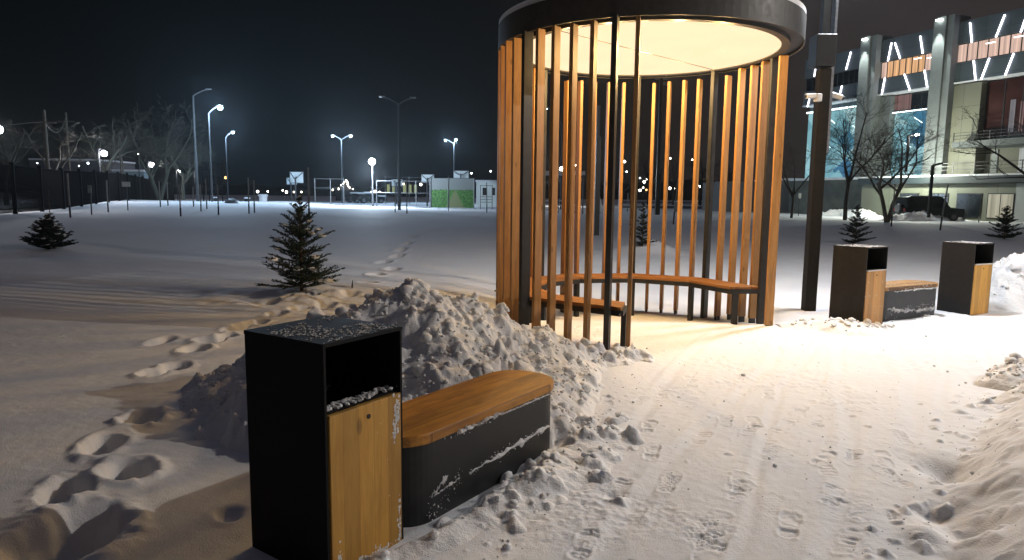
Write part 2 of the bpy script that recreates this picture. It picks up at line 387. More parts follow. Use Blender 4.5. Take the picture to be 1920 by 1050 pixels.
# trodden texture: scuffs in patches, fine ruts along the direction of walking
ang = R(62); U = X * math.cos(ang) + Y * math.sin(ang); V = -X * math.sin(ang) + Y * math.cos(ang)
rough = sst(-.1, .45, fbm(X * 1.5, Y * 1.5, 31, 3)) * .8 + .2
Z += trod * rough * (fbm(X * 16, Y * 16, 41, 4, .6) * .0105 + np.maximum(0, .33 - worley(X * 13, Y * 13, 3)) * .018 * (fbm(X * 3, Y * 3, 8, 2) > .05))
Z += trod * fbm(U * .8, V * 9, 51, 3) * .005
for v0, wd, dp in ((.15, .05, .010), (.52, .035, .008), (-.28, .06, .010), (-.62, .03, .007), (.92, .05, .009), (-1.2, .05, .010), (1.5, .05, .008)):
    vv = V - v0 - .10 * np.sin(U * .9 + v0 * 5) - .03 * fbm(U * 2, U * 0 + v0, 4, 2)
    Z -= trod * dp * np.exp(-(vv / wd) ** 2) ; Z += trod * dp * .5 * np.exp(-((vv - wd * 1.9) / (wd * .7)) ** 2)
def win(cx, cy, r):
    i0, i1 = np.searchsorted(xs, cx - r), np.searchsorted(xs, cx + r); j0, j1 = np.searchsorted(ys, cy - r), np.searchsorted(ys, cy + r)
    return slice(j0, j1), slice(i0, i1)
def shoe(cx, cy, a, depth=.012, L=.29, W=.105, tread=True, seed=0):
    s = win(cx, cy, L * .8)
    if Z[s].size == 0: return
    x = X[s] - cx; y = Y[s] - cy; u = (x * math.cos(a) + y * math.sin(a)) / L; v = (-x * math.sin(a) + y * math.cos(a)) / W
    wdt = .5 - .13 * np.exp(-((u + .08) / .16) ** 2) - .06 * sst(-.2, -.5, u)
    q = np.maximum(np.abs(u) / .5, np.abs(v) / wdt * .97); q = ((np.abs(u) / .5) ** 6 + (np.abs(v) / wdt) ** 4) ** .2
    ins = 1 - sst(.86, 1.02, q); part = sst(-.25, .35, fbm(x * 8 + seed, y * 8, seed, 3) + .18 - .12 * (seed % 3))
    d = -depth * ins * part
    if tread:
        ty = seed % 4; ph = (np.sin(u * 2 * math.pi * 7.5 + np.abs(v) * 5) > .1) * (np.abs(v) > .05) if ty == 0 else (np.sin(u * 2 * math.pi * 6) > .2) if ty == 1 else (np.sin(u * 2 * math.pi * 8) * np.sin(v * 2 * math.pi * 2.5) > .05) if ty == 2 else (np.abs(u + .12) < .06) + .3 * (fbm(x * 40, y * 40, seed, 2) > 0)
        d = d + depth * .75 * ins * part * ph
    rim = np.exp(-((q - 1.1) / .12) ** 2) * depth * .45 * (.5 + fbm(x * 30, y * 30, seed + 3, 2))
    Z[s] += d + rim
def lump(cx, cy, r, h, seed=0, Zt=None, gx=None, gy=None):
    """angular clod rising from the surface: the top of a random convex polyhedron"""
    rr = random.Random(seed); s = win(cx, cy, r * 1.3)
    if Z[s].size == 0: return
    x = (X[s] - cx) / r; y = (Y[s] - cy) / r; t = np.full(x.shape, 1.)
    for k in range(7):
        a = rr.uniform(0, 6.28); sl = rr.uniform(.7, 1.8); t = np.minimum(t, rr.uniform(.8, 1.25) - sl * (x * math.cos(a) + y * math.sin(a)) * .9)
    Z[s] += h * np.clip(t, 0, 1) * (1 - sst(.9, 1.25, np.hypot(x, y)))
k = 0
for px, py, a in ((1095, 1022, 70), (1160, 918, 66), (1125, 940, 40), (1222, 848, 75), (1120, 868, 60), (1128, 850, 80), (1385, 905, 65), (1388, 920, 60), (1345, 985, 62),
                  (1350, 1010, 62), (1320, 1030, 70), (1215, 800, 68), (1360, 790, 70), (1470, 800, 55), (1500, 770, 60), (1545, 860, 50), (1560, 928, 58), (1570, 955, 58),
                  (1640, 967, 20), (1660, 890, 65), (1600, 855, 62), (1440, 740, 70), (1300, 720, 65), (1390, 735, 60), (1530, 790, 70), (1590, 1015, 50), (1255, 905, 66), (1480, 985, 64)):
    x, y, z_ = hit(px, py); shoe(x, y, R(a), .012, seed=k); k += 1
for i in range(110):
    x = random.uniform(-.1, 7); y = random.uniform(2.4, 8.8); 
    if float(polyd(np.array([x]), np.array([y]), RB)[1][0]) < 0: continue
    shoe(x, y, R(random.gauss(62, 22) + (180 if random.random() < .5 else 0)), random.uniform(.003, .009), seed=100 + i)
lx, ly, _ = hit(1148, 928)
s = win(lx, ly, .25); Z[s] -= .03 * np.exp(-(((X[s] - lx) ** 2 + (Y[s] - ly) ** 2) / .07 ** 2)); lump(lx + .02, ly - .08, .07, .03, 5)
for i in range(260):     # scattered clods on the path, dense along its edges
    if i < 130:
        x = random.uniform(-.2, 6.5); y = random.uniform(2.4, 8.6); r = random.choice((.008, .012, .016, .02, .03))
    elif i < 190:
        t = random.random(); x = 1.75 + t * 2.6 + random.gauss(0, .12) - .1; y = 2.85 + t * 3.0 + random.gauss(0, .1); r = random.uniform(.02, .055)
    else:
        t = random.random(); x = -.2 + t * 1.25 + random.gauss(0, .07) + .05; y = 2.85 + t * 3.2 + random.gauss(0, .07); r = random.uniform(.008, .022)
    lump(x, y, r, r * random.uniform(.35, .8), i)
# crusty shoulder of the right bank
edge = np.exp(-((rr_ - .22) / .2) ** 2) * (Y < 9)
Z += edge * (np.maximum(0, .55 - worley(X * 9 + fbm(X * 5, Y * 5, 2, 2) * .5, Y * 9, 12)) * .04 + fbm(X * 6, Y * 6, 61, 3) * .02 - .01)
for px, py, r, h in ((1760, 870, .16, -.05), (1790, 880, .15, -.06), (1850, 985, .13, -.10), (1870, 925, .2, -.05), (1845, 1000, .1, .06), (1870, 860, .25, -.05), (1900, 835, .2, .05), (1840, 905, .2, .04), (1750, 960, .09, -.05), (1740, 1010, .1, .05)):
    x, y, z_ = hit(px, py); s = win(x, y, r * 3); Z[s] += h * np.exp(-(((X[s] - x) ** 2 + (Y[s] - y) ** 2) / r ** 2))
# a wandering trail of deep foot holes in the left-hand field
def hole(px, py, L, W, a, dep, rim=.12):
    a = R(114) + (a - R(55)) * .35 if py > 745 else R(94) + (a - R(45)) * .4
    x, y, z_ = hit(px, py); s = win(x, y, L * 3)
    xx = X[s] - x; yy = Y[s] - y; u = (xx * math.cos(a) + yy * math.sin(a)) / L; v = (-xx * math.sin(a) + yy * math.cos(a)) / W
    q = np.hypot(u, v) * (1 + .16 * fbm(xx * 7, yy * 7, int(px), 3)); Z[s] += -dep * 1.5 * (1 - sst(.55, 1.12, q)) + dep * rim * np.exp(-((q - 1.4) / .3) ** 2) * (1 + fbm(xx * 14, yy * 14, int(py), 2))
for px, py, L, W, a, d in ((150, 1000, .34, .2, 60, .22), (60, 1030, .3, .16, 80, .12), (120, 925, .24, .12, 55, .15), (240, 885, .20, .14, 70, .19), (195, 835, .22, .12, 40, .15), (265, 785, .17, .13, 50, .18),
                           (290, 700, .16, .13, 40, .14), (330, 690, .18, .13, 60, .13), (365, 655, .2, .14, 50, .13), (300, 640, .25, .12, 30, .06), (400, 640, .2, .13, 45, .10), (440, 618, .2, .14, 40, .10),
                           (480, 605, .22, .14, 30, .09), (520, 590, .22, .14, 45, .09), (560, 580, .25, .15, 30, .08), (610, 570, .25, .15, 40, .08), (655, 550, .25, .16, 50, .09), (690, 530, .3, .18, 60, .10), (705, 515, .3, .18, 60, .12),
                           (735, 505, .3, .2, 60, .10), (720, 492, .35, .2, 60, .12), (745, 480, .35, .2, 60, .12), (752, 468, .4, .22, 60, .12), (765, 456, .4, .25, 60, .12), (775, 446, .45, .25, 60, .12), (785, 436, .5, .3, 60, .12),
                           (540, 560, .12, .08, 20, .12), (500, 568, .3, .2, 10, .05), (590, 556, .12, .08, 20, .09), (430, 965, .1, .07, 60, .03), (385, 640, .16, .12, 50, .12), (425, 632, .16, .1, 20, .11), (455, 612, .16, .12, 50, .1)):
    hole(px, py, L * .8, W * .85, R(a), d, .13)

# tramped, drifted snow around the big young spruce
Z += (1 - sst(-.6, -.2, X)) * near * (fbm(X * 5, Y * 5, 81, 3) * .005)
m = np.exp(-(((X + 2.7) / 1.9) ** 2 + ((Y - 9.6) / 1.0) ** 2)); Z += m * (fbm(X * 1.7, Y * 1.9, 71, 3) * .12)
ny, nx = X.shape
idx = np.arange(ny * nx).reshape(ny, nx)
F = np.stack([idx[:-1, :-1].ravel(), idx[:-1, 1:].ravel(), idx[1:, 1:].ravel(), idx[1:, :-1].ravel()], 1)
np_mesh('snow_ground', np.stack([X.ravel(), Y.ravel(), Z.ravel()], 1), F, MAT['snow'], kind='structure')

# ---------------------------------------------------------------- snow clods
def clod_shape(seed):
    import bmesh
    rr = random.Random(seed); bm = bmesh.new()
    for _ in range(13): bm.verts.new(Vector((rr.gauss(0, 1), rr.gauss(0, 1), rr.gauss(0, 1))).normalized() * rr.uniform(.75, 1.1))
    bmesh.ops.convex_hull(bm, input=bm.verts); bmesh.ops.delete(bm, geom=[v for v in bm.verts if not v.link_faces], context='VERTS')
    bmesh.ops.subdivide_edges(bm, edges=bm.edges[:], cuts=1, use_grid_fill=True, smooth=.35); bmesh.ops.triangulate(bm, faces=bm.faces[:])
    for v in bm.verts: v.co *= rr.uniform(.93, 1.07)
    bm.verts.index_update(); V_ = np.array([tuple(v.co) for v in bm.verts]); F_ = np.array([[v.index for v in f.verts] for f in bm.faces]); bm.free(); return V_, F_
CLODS = [clod_shape(i) for i in range(10)]
def surf(x, y):
    i = np.clip(np.searchsorted(xs, x), 0, len(xs) - 1); j = np.clip(np.searchsorted(ys, y), 0, len(ys) - 1); return float(Z[j, i])
CV = []; CF = []; nb_ = 0
for i in range(520):
    k_ = rng.random()
    if k_ < .45: x = rng.uniform(-.2, 5.5); y = rng.uniform(2.4, 8.4)
    elif k_ < .62: u_ = rng.uniform(-1, 7); v_ = rng.choice([.15, -.28, .92, -1.2]) + rng.normal(0, .06) + .1; x = u_ * math.cos(ang) - v_ * math.sin(ang); y = u_ * math.sin(ang) + v_ * math.cos(ang)
    elif k_ < .82: t_ = rng.random(); x = 1.62 + t_ * 2.9 + rng.normal(0, .12); y = 2.7 + t_ * 3.4 + rng.normal(0, .12)
    else: t_ = rng.random(); x = -.15 + t_ * 1.3 + abs(rng.normal(0, .14)); y = 2.8 + t_ * 3.4
    if not (2.3 < y < 8.7): continue
    r_c = float(rng.choice([.003, .004, .006, .009, .014, .022], p=[.42, .30, .17, .07, .03, .01])); v_, f_ = CLODS[int(rng.integers(0, 10))]; a_ = rng.uniform(0, 6.28); ca_, sa_ = math.cos(a_), math.sin(a_)
    CV.append(v_ @ np.array([[ca_, sa_, 0], [-sa_, ca_, 0], [0, 0, 1]]) * r_c + [x, y, surf(x, y) + r_c * .3]); CF.append(f_ + nb_); nb_ += len(v_)
np_mesh('snow_crumbs', np.concatenate(CV), np.concatenate(CF), MAT['snow'], kind='stuff', label='loose crumbs of snow scattered over the trodden path', cat='snow crumbs')
# ---------------------------------------------------------------- ploughed snow heaps
def heap(name, x0, x1, y0, y1, step, ridges, seed, amp=1., clods=900, mask=None, **k):
    gx = np.arange(x0, x1, step); gy = np.arange(y0, y1, step); A, B = np.meshgrid(gx, gy); H = np.full(A.shape, -9.)
    wx = A + fbm(A * 2.2, B * 2.2, seed, 3) * .12; wy = B + fbm(A * 2.2, B * 2.2, seed + 5, 3) * .12
    for pts, sf, sb in ridges:      # slope on the right (front) and on the left (back) of the direction of travel
        d, s_, v = polyd(wx, wy, pts); sl_ = np.where(s_ < 0, sf, sb); H = np.maximum(H, v - (np.sqrt(d * d + .012) - .08) * sl_)
    cov = sst(-.06, .10, H) * (.45 + .55 * sst(.05, .35, H))
    H = H + cov * amp * (fbm(A * 3, B * 3, seed + 9, 3, .5) * .09 + fbm(A * 9, B * 9, seed + 3, 3) * .03)
    cov = cov * (.35 + .65 * sst(-.25, .25, fbm(A * 2.1, B * 2.1, seed + 51, 2)))
    H = H + cov * amp * (sst(.7, .1, worley(wx * 6, wy * 6, seed + 1)) * .035 + sst(.7, .15, worley(A * 14, B * 14, seed + 2)) * .022 + sst(.7, .2, worley(A * 27, B * 27, seed + 4)) * .010 + fbm(A * 34, B * 34, seed + 20, 2) * .010)
    rr = random.Random(seed)
    for i in range(clods):
        cx = rr.uniform(x0, x1); cy = rr.uniform(y0, y1); r = rr.choice((.015, .02, .025, .03, .04, .05, .07)) * (1 if amp >= 1 else .8)
        i0, i1 = np.searchsorted(gx, cx - r * 1.3), np.searchsorted(gx, cx + r * 1.3); j0, j1 = np.searchsorted(gy, cy - r * 1.3), np.searchsorted(gy, cy + r * 1.3)
        if i1 - i0 < 2 or j1 - j0 < 2: continue
        s_ = (slice(j0, j1), slice(i0, i1))
        if H[s_].max() < -.04: continue
        x = (A[s_] - cx) / r; y = (B[s_] - cy) / r; t = np.full(x.shape, 1.)
        for q in range(7):
            a = rr.uniform(0, 6.28); t = np.minimum(t, rr.uniform(.8, 1.3) - rr.uniform(.7, 1.7) * (x * math.cos(a) + y * math.sin(a)))
        H[s_] += r * rr.uniform(.35, .8) * np.clip(t * 2.0, 0, 1) ** .6 * (1 - sst(.95, 1.25, np.hypot(x, y)))
    if mask is not None: H = mask(A, B, H)
    G = ground(A, B) - .012
    Zh = np.where(H > .0, G + H, G + np.minimum(H, 0) * .6)
    n_y, n_x = A.shape; I = np.arange(n_y * n_x).reshape(n_y, n_x)
    keep = (H > -.02); kf = keep[:-1, :-1] | keep[1:, 1:] | keep[:-1, 1:] | keep[1:, :-1]
    Fq = np.stack([I[:-1, :-1][kf], I[:-1, 1:][kf], I[1:, 1:][kf], I[1:, :-1][kf]], 1)
    used = np.unique(Fq); rem = np.full(n_y * n_x, -1); rem[used] = np.arange(len(used))
    # push sideways a little so clods overhang
    ci = np.argwhere(H > .03); nc_ = int(clods * 1.5) if amp < 2 else 0; ci = ci[rng.random(len(ci)) < np.clip(H[ci[:, 0], ci[:, 1]] * 5, .06, 1)] if nc_ else ci
    if nc_:
        pick = ci[rng.integers(0, len(ci), nc_)]; CV = []; CF = []; base_n = 0
        for j_, i_ in pick:
            rr_c = float(rng.choice([.008, .010, .013, .017, .022, .034, .055], p=[.22, .22, .2, .16, .11, .065, .025])) * (1.0 if step < .018 else 1.6); rr_c = min(rr_c, .012 + .35 * float(H[j_, i_]))
            v_, f_ = CLODS[int(rng.integers(0, len(CLODS)))]; a_ = rng.uniform(0, 6.28); ca_, sa_ = math.cos(a_), math.sin(a_)
            q_ = v_ @ np.array([[ca_, sa_, 0], [-sa_, ca_, 0], [0, 0, 1]]) * rr_c * np.array([1, 1, .85])
            CV.append(q_ + [gx[i_] + rng.uniform(-.5, .5) * step, gy[j_] + rng.uniform(-.5, .5) * step, Zh[j_, i_] + rr_c * rng.uniform(-.1, .5)]); CF.append(f_ + base_n); base_n += len(v_)
        extra = (np.concatenate(CV), np.concatenate(CF))
    else: extra = None
    jx = fbm(A * 18, B * 18, seed + 31, 2) * .022 * cov; jy = fbm(A * 18, B * 18, seed + 37, 2) * .022 * cov
    Vv = np.stack([(A + jx).ravel(), (B + jy).ravel(), Zh.ravel()], 1)[used]
    o = np_mesh(name, Vv, rem[Fq], MAT['pile'], **k)
    if extra is not None: c = np_mesh('loose_clods', extra[0], extra[1], MAT['pile'], kind='stuff'); c.parent = o
    return o
UB = np.array([.574, .819]); VB = np.array([-.819, .574])     # along the near bench / away from the path
NR = np.array([-.495, 3.027])                                  # front right corner of the near bin
def bench_mask(A, B, H):
    u = (A - NR[0]) * UB[0] + (B - NR[1]) * UB[1]; v = (A - NR[0]) * VB[0] + (B - NR[1]) * VB[1]
    ins = (u > -.46) & (u < 1.47) & (v > .0) & (v < .475)
    edge_ = np.clip(np.minimum(v + .0, 9), -1, 9)
    H = np.where(ins & (u > 0), np.minimum(H, .30), H); H = np.where(ins & (u <= 0), np.minimum(H, .05), H)
    return H
heap('snow_pile', -3.3, 2.0, 2.5, 7.4, .0135, [
    ([(-1.85, 5.3, .36), (-1.45, 5.2, .58), (-1.1, 5.15, .74), (-.78, 5.25, .80), (-.45, 5.45, .72), (-.05, 5.85, .50), (.3, 6.2, .33), (.62, 6.5, .17), (1.15, 6.72, .10)], .52, .75),
    ([(-1.35, 4.3, .30), (-1.75, 4.6, .28)], .9, .8),
    ([(.1, 5.0, .3), (.35, 5.6, .25), (.6, 6.2, .16)], .62, .6),
    ([(.26, 4.6, .27), (.25, 5.2, .3)], .85, .6),
    ([(-.85, 2.55, .02), (-.52, 2.85, .04), (-.2, 3.33, .075), (.35, 4.12, .095), (.46, 4.45, .12)], .36, 1.),
    ], 3, 1.0, 1500, bench_mask,
    label='large lumpy heap of shovelled snow behind the near bench, its peak beside the near bin', cat='snow pile')
heap('snow_pile', 3.4, 5.9, 7.4, 9.4, .02, [([(3.55, 8.55, .07), (4.0, 8.45, .13), (4.35, 8.30, .10), (4.75, 8.5, .05)], .35, .35), ([(4.95, 8.75, .04), (5.7, 9.2, .05)], .3, .3)], 17, .7, 60,
    label='low band of broken snow between the tall lamp post and the left far bin', cat='snow pile')
heap('snow_pile', 6.4, 12.5, 8.6, 12.5, .03, [([(7.2, 10.2, .12), (7.6, 10.4, .74), (8.3, 10.5, .98), (10, 10.8, .9), (12.2, 11.6, .5)], .9, .8)], 23, 1.3, 500,
    label='tall grey snow heap right of the rightmost bin at the photo edge', cat='snow pile')
heap('snow_pile', 6.0, 6.9, 10.3, 12.0, .035, [([(6.2, 10.8, .12), (6.55, 11.4, .2)], .5, .5)], 29, .8, 60, label='small snow lump behind the two far bins', cat='snow pile')
heap('snow_pile', 3.5, 4.9, 4.6, 6.3, .015, [([(3.95, 5.35, .14), (4.12, 5.42, .16)], 1.1, 1.1), ([(4.35, 5.8, .17), (4.6, 5.95, .24)], 1.0, 1.0)], 37, .8, 120,
    label='chunky grey snow clods on top of the bank at the right photo edge', cat='snow pile')
def berm(px, py, pts_px, seed, hgt, label):
    P = [hit(a, b) for a, b in pts_px]; xs_ = [p[0] for p in P]; ys_ = [p[1] for p in P]
    heap('snow_pile', min(xs_) - 2, max(xs_) + 2, min(ys_) - 2, max(ys_) + 2, .12, [([(p[0], p[1], h_) for p, h_ in zip(P, hgt)], .5, .6)], seed, 2.2, 0, label=label, cat='snow pile')
berm(0, 0, [(1660, 414), (1705, 414), (1760, 413), (1800, 413), (1830, 414)], 41, (.25, .55, .75, .8, .2), 'white ploughed snow bank in front of the dark parked car')
berm(0, 0, [(1545, 404), (1590, 405), (1630, 408), (1650, 410)], 43, (.3, .7, .5, .2), 'grey snow bank at the foot of the two bare trees by the building')
berm(0, 0, [(1900, 408), (1935, 409), (1970, 410)], 47, (1.0, 1.3, 1.2), 'dark snow bank behind the rightmost spruce')

def block(px, py, Yd, r, seed, label):
    p = aty(px, py, Yd); m = MB(); rr = random.Random(seed)
    V_ = [Vector((rr.gauss(0, 1), rr.gauss(0, 1), rr.gauss(0, 1))).normalized() * r * rr.uniform(.75, 1.15) for _ in range(26)]
    import bmesh
    bm = bmesh.new(); [bm.verts.new(v) for v in V_]; bmesh.ops.convex_hull(bm, input=bm.verts)
    bmesh.ops.delete(bm, geom=[v for v in bm.verts if not v.link_faces], context='VERTS')
    bmesh.ops.subdivide_edges(bm, edges=bm.edges[:], cuts=3, use_grid_fill=True)
    for v in bm.verts: v.co += v.co.normalized() * r * .10 * rr.uniform(-1, 1)
    me = bpy.data.meshes.new('snow_block'); bm.to_mesh(me); bm.free(); me.materials.append(MAT['pile']); me.polygons.foreach_set('use_smooth', [True] * len(me.polygons))
    o = bpy.data.objects.new('snow_block', me); col.objects.link(o); o.location = p; tag(o, label, 'snow block')
block(592, 596, 5.15, .085, 3, 'small upright snow block just behind the near bin top')
block(775, 548, 5.3, .13, 8, 'jagged snow block forming the peak of the big heap')
block(272, 722, 5.7, .11, 12, 'small rounded snow lump beside the foot holes left of the near bin')
block(1567, 802, 4.9, .035, 9, 'small round snow clod standing alone on the path')

# ---------------------------------------------------------------- round slatted pavilion
GC = (1.566, 8.572); GR = 1.712; A0 = .006; ST = R(7.353); RC = (1.60, 8.63); HS = 3.35
gaz = empty('round_pavilion', (GC[0], GC[1], 0), label='round open pavilion of vertical wooden slats under a dark ring roof with glowing ceiling', cat='pavilion')
def loc_of(kk): a = A0 + ST * kk; return GR * math.cos(a), GR * math.sin(a), a
STEEL = {1, 6, 11, 18, 24, 29, 34}
slat0 = post0 = None
for kk in range(36):
    x, y, a = loc_of(kk); zb = gz(GC[0] + x, GC[1] + y) - .05
    top = HS + (.06 if kk >= 24 else .03)
    if kk in STEEL:
        if post0 is None:
            m = MB(); m.box((0, 0, (HS + .15) / 2), (.12, .055, HS + .15), bev=.004)
            o = m.build('post', MAT['steel'], gaz); post0 = o
        else: o = post0.copy(); col.objects.link(o); o.parent = gaz
        o.location = (x, y, -.13); o.rotation_euler = (0, 0, a)
    else:
        if slat0 is None:
            m = MB(); m.box((0, 0, (HS + .02) / 2 + .02), (.105, .043, HS - .02), bev=.003)
            o = m.build('slat', MAT['slat'], gaz); slat0 = o
            m = MB(); m.box((0, 0, .02), (.085, .03, .12)); f = m.build('foot_bracket', MAT['steel'], o)
        else:
            o = slat0.copy(); col.objects.link(o); o.parent = gaz
            c = slat0.children[0].copy(); col.objects.link(c); c.parent = o
        o.location = (x, y, -.03 + random.uniform(-.012, .012) + (-.08 if 4 < kk < 19 else 0)); o.rotation_euler = (0, 0, a)
rx, ry = RC[0] - GC[0], RC[1] - GC[1]
def lathe(prof, n=128, c=(0, 0)):
    m = MB(); vs = []; k = len(prof)
    for i in range(n):
        a = 2 * math.pi * i / n
        for r, z in prof: vs.append((c[0] + r * math.cos(a), c[1] + r * math.sin(a), z))
    fs = [(i * k + j, ((i + 1) % n) * k + j, ((i + 1) % n) * k + (j + 1) % k, i * k + (j + 1) % k) for i in range(n) for j in range(k)]
    return m.add(vs, fs)
lathe([(1.80, HS), (1.80, HS + .27), (1.50, HS + .29), (1.50, HS + .10), (1.555, HS + .02), (1.555, HS + .0), (1.645, HS - .004), (1.645, HS + .04), (1.785, HS + .04), (1.785, HS)], c=(rx, ry)).build('roof_ring', MAT['fascia'], gaz, smooth=False)
m = MB(); m.prism([(rx + 1.795 * math.cos(a), ry + 1.795 * math.sin(a)) for a in np.linspace(0, 2 * math.pi, 97)[:-1]], HS + .272, HS + .33); m.build('snow_on_roof', MAT['cap'], gaz)
# luminous ceiling: two stretched fabric halves with a seam
SEAM = R(43.3)
def ceil_half(s):
    ca = SEAM; pts = []
    for a in np.linspace(0, math.pi, 49): pts.append((1.552 * math.cos(a), s * (.007 + 1.543 * math.sin(a))))
    q = [(rx + x * math.cos(ca) - y * math.sin(ca), ry + x * math.sin(ca) + y * math.cos(ca)) for x, y in pts]
    if s < 0: q = q[::-1]
    mm = MB(); mm.prism(q, HS + .012, HS + .03); return mm
cm, n, b = newmat('glowing_ceiling_fabric'); b.inputs['Base Color'].default_value = (0, 0, 0, 1); b.inputs['Specular IOR Level'].default_value = 0
t = N(n, 'ShaderNodeTexCoord'); z = N(n, 'ShaderNodeTexNoise'); z.inputs['Scale'].default_value = 1.1; z.inputs['Detail'].default_value = 2; n.links.new(t.outputs['Object'], z.inputs['Vector'])
r = ramp(n, [(.35, (1.25, .90, .55)), (.65, (1.33, .95, .60))]); n.links.new(z.outputs[0], r.inputs[0]); n.links.new(r.outputs[0], b.inputs['Emission Color']); b.inputs['Emission Strength'].default_value = 1.0
for s in (1, -1): ceil_half(s).build('ceiling_light', cm, gaz)
m = MB(); m.box((rx, ry, HS + .0135), (3.08, .022, .005), rz=SEAM); m.build('ceiling_seam', MAT['bark_dark'], gaz)
for i in range(9):      # the lamps of the luminous ceiling
    a = 2 * math.pi * i / 8 + .2; rr_i = .95 if i < 8 else 0
    l = bpy.data.lights.new('ceiling_lamp', 'POINT'); l.energy = CEIL_E; l.color = (1, .63, .25); l.shadow_soft_size = .0
    lo = bpy.data.objects.new('ceiling_lamp', l); col.objects.link(lo); lo.parent = gaz; lo.location = (rx + rr_i * math.cos(a), ry + rr_i * math.sin(a), HS - .06)
# curved bench: facets between the posts
bpts = [1.0, 6, 11, 16, 20, 24.5, 29, 34.6]
def arcp(kk, r): a = A0 + ST * kk; return Vector((r * math.cos(a), r * math.sin(a), 0))
SH = .47
for i in range(len(bpts) - 1):
    a, b_ = bpts[i], bpts[i + 1]
    o0, o1 = arcp(a, 1.66), arcp(b_, 1.66); i0, i1 = arcp(a, 1.26), arcp(b_, 1.26)
    ctr = (o0 + o1 + i0 + i1) / 4; dr = (o1 - o0).normalized(); rz = math.atan2(dr.y, dr.x); inv = Matrix.Rotation(-rz, 3, 'Z')
    m = MB()
    for q in range(4):
        t0, t1 = q / 4 + .012, (q + 1) / 4 - .012
        P = [o0.lerp(i0, t0), o1.lerp(i1, t0), o1.lerp(i1, t1), o0.lerp(i0, t1)]; P = [inv @ (p - ctr) for p in P]
        m.prism([(p.x, p.y) for p in P][::-1], -.035, 0)
    g = gz(GC[0] + ctr.x, GC[1] + ctr.y)
    o = m.build('bench_seat', MAT['seatwood'], gaz); o.location = (ctr.x, ctr.y, SH); o.rotation_euler = (0, 0, rz)
    m = MB(); P = [o0.lerp(i0, .02), o1.lerp(i1, .02), o1.lerp(i1, .97), o0.lerp(i0, .97)]; Q = [o0.lerp(i0, .12), o1.lerp(i1, .12), o1.lerp(i1, .87), o0.lerp(i0, .87)]
    for (p, q_) in ((P[0].lerp(P[3], 0), P[1]), (P[3], P[2])):
        d_ = (q_ - p); m.box(((p.x + q_.x) / 2, (p.y + q_.y) / 2, SH - .066), (d_.length, .03, .058), rz=math.atan2(d_.y, d_.x))
    m.build('seat_frame', MAT['steel'], gaz)
for kk in bpts:
    e0, e1 = arcp(kk, 1.655), arcp(kk, 1.265); d_ = e1 - e0; a = A0 + ST * kk; m = MB()
    m.box(((e0.x + e1.x) / 2, (e0.y + e1.y) / 2, SH - .064), (d_.length, .05, .052), rz=a); m.build('seat_crossbar', MAT['steel'], gaz)
    lp = arcp(kk, 1.34); m = MB(); m.box((lp.x, lp.y, (SH - .09 - .15) / 2), (.07, .055, SH - .09 + .15), rz=a, bev=.003); m.build('bench_leg', MAT['steel'], gaz)
    if int(round(kk)) in STEEL or kk == 34.6:
        m = MB(); q_ = arcp(kk, 1.778); m.ball((q_.x, q_.y, SH - .06), .012, 8); m.build('bolt', MAT['galv'], gaz)

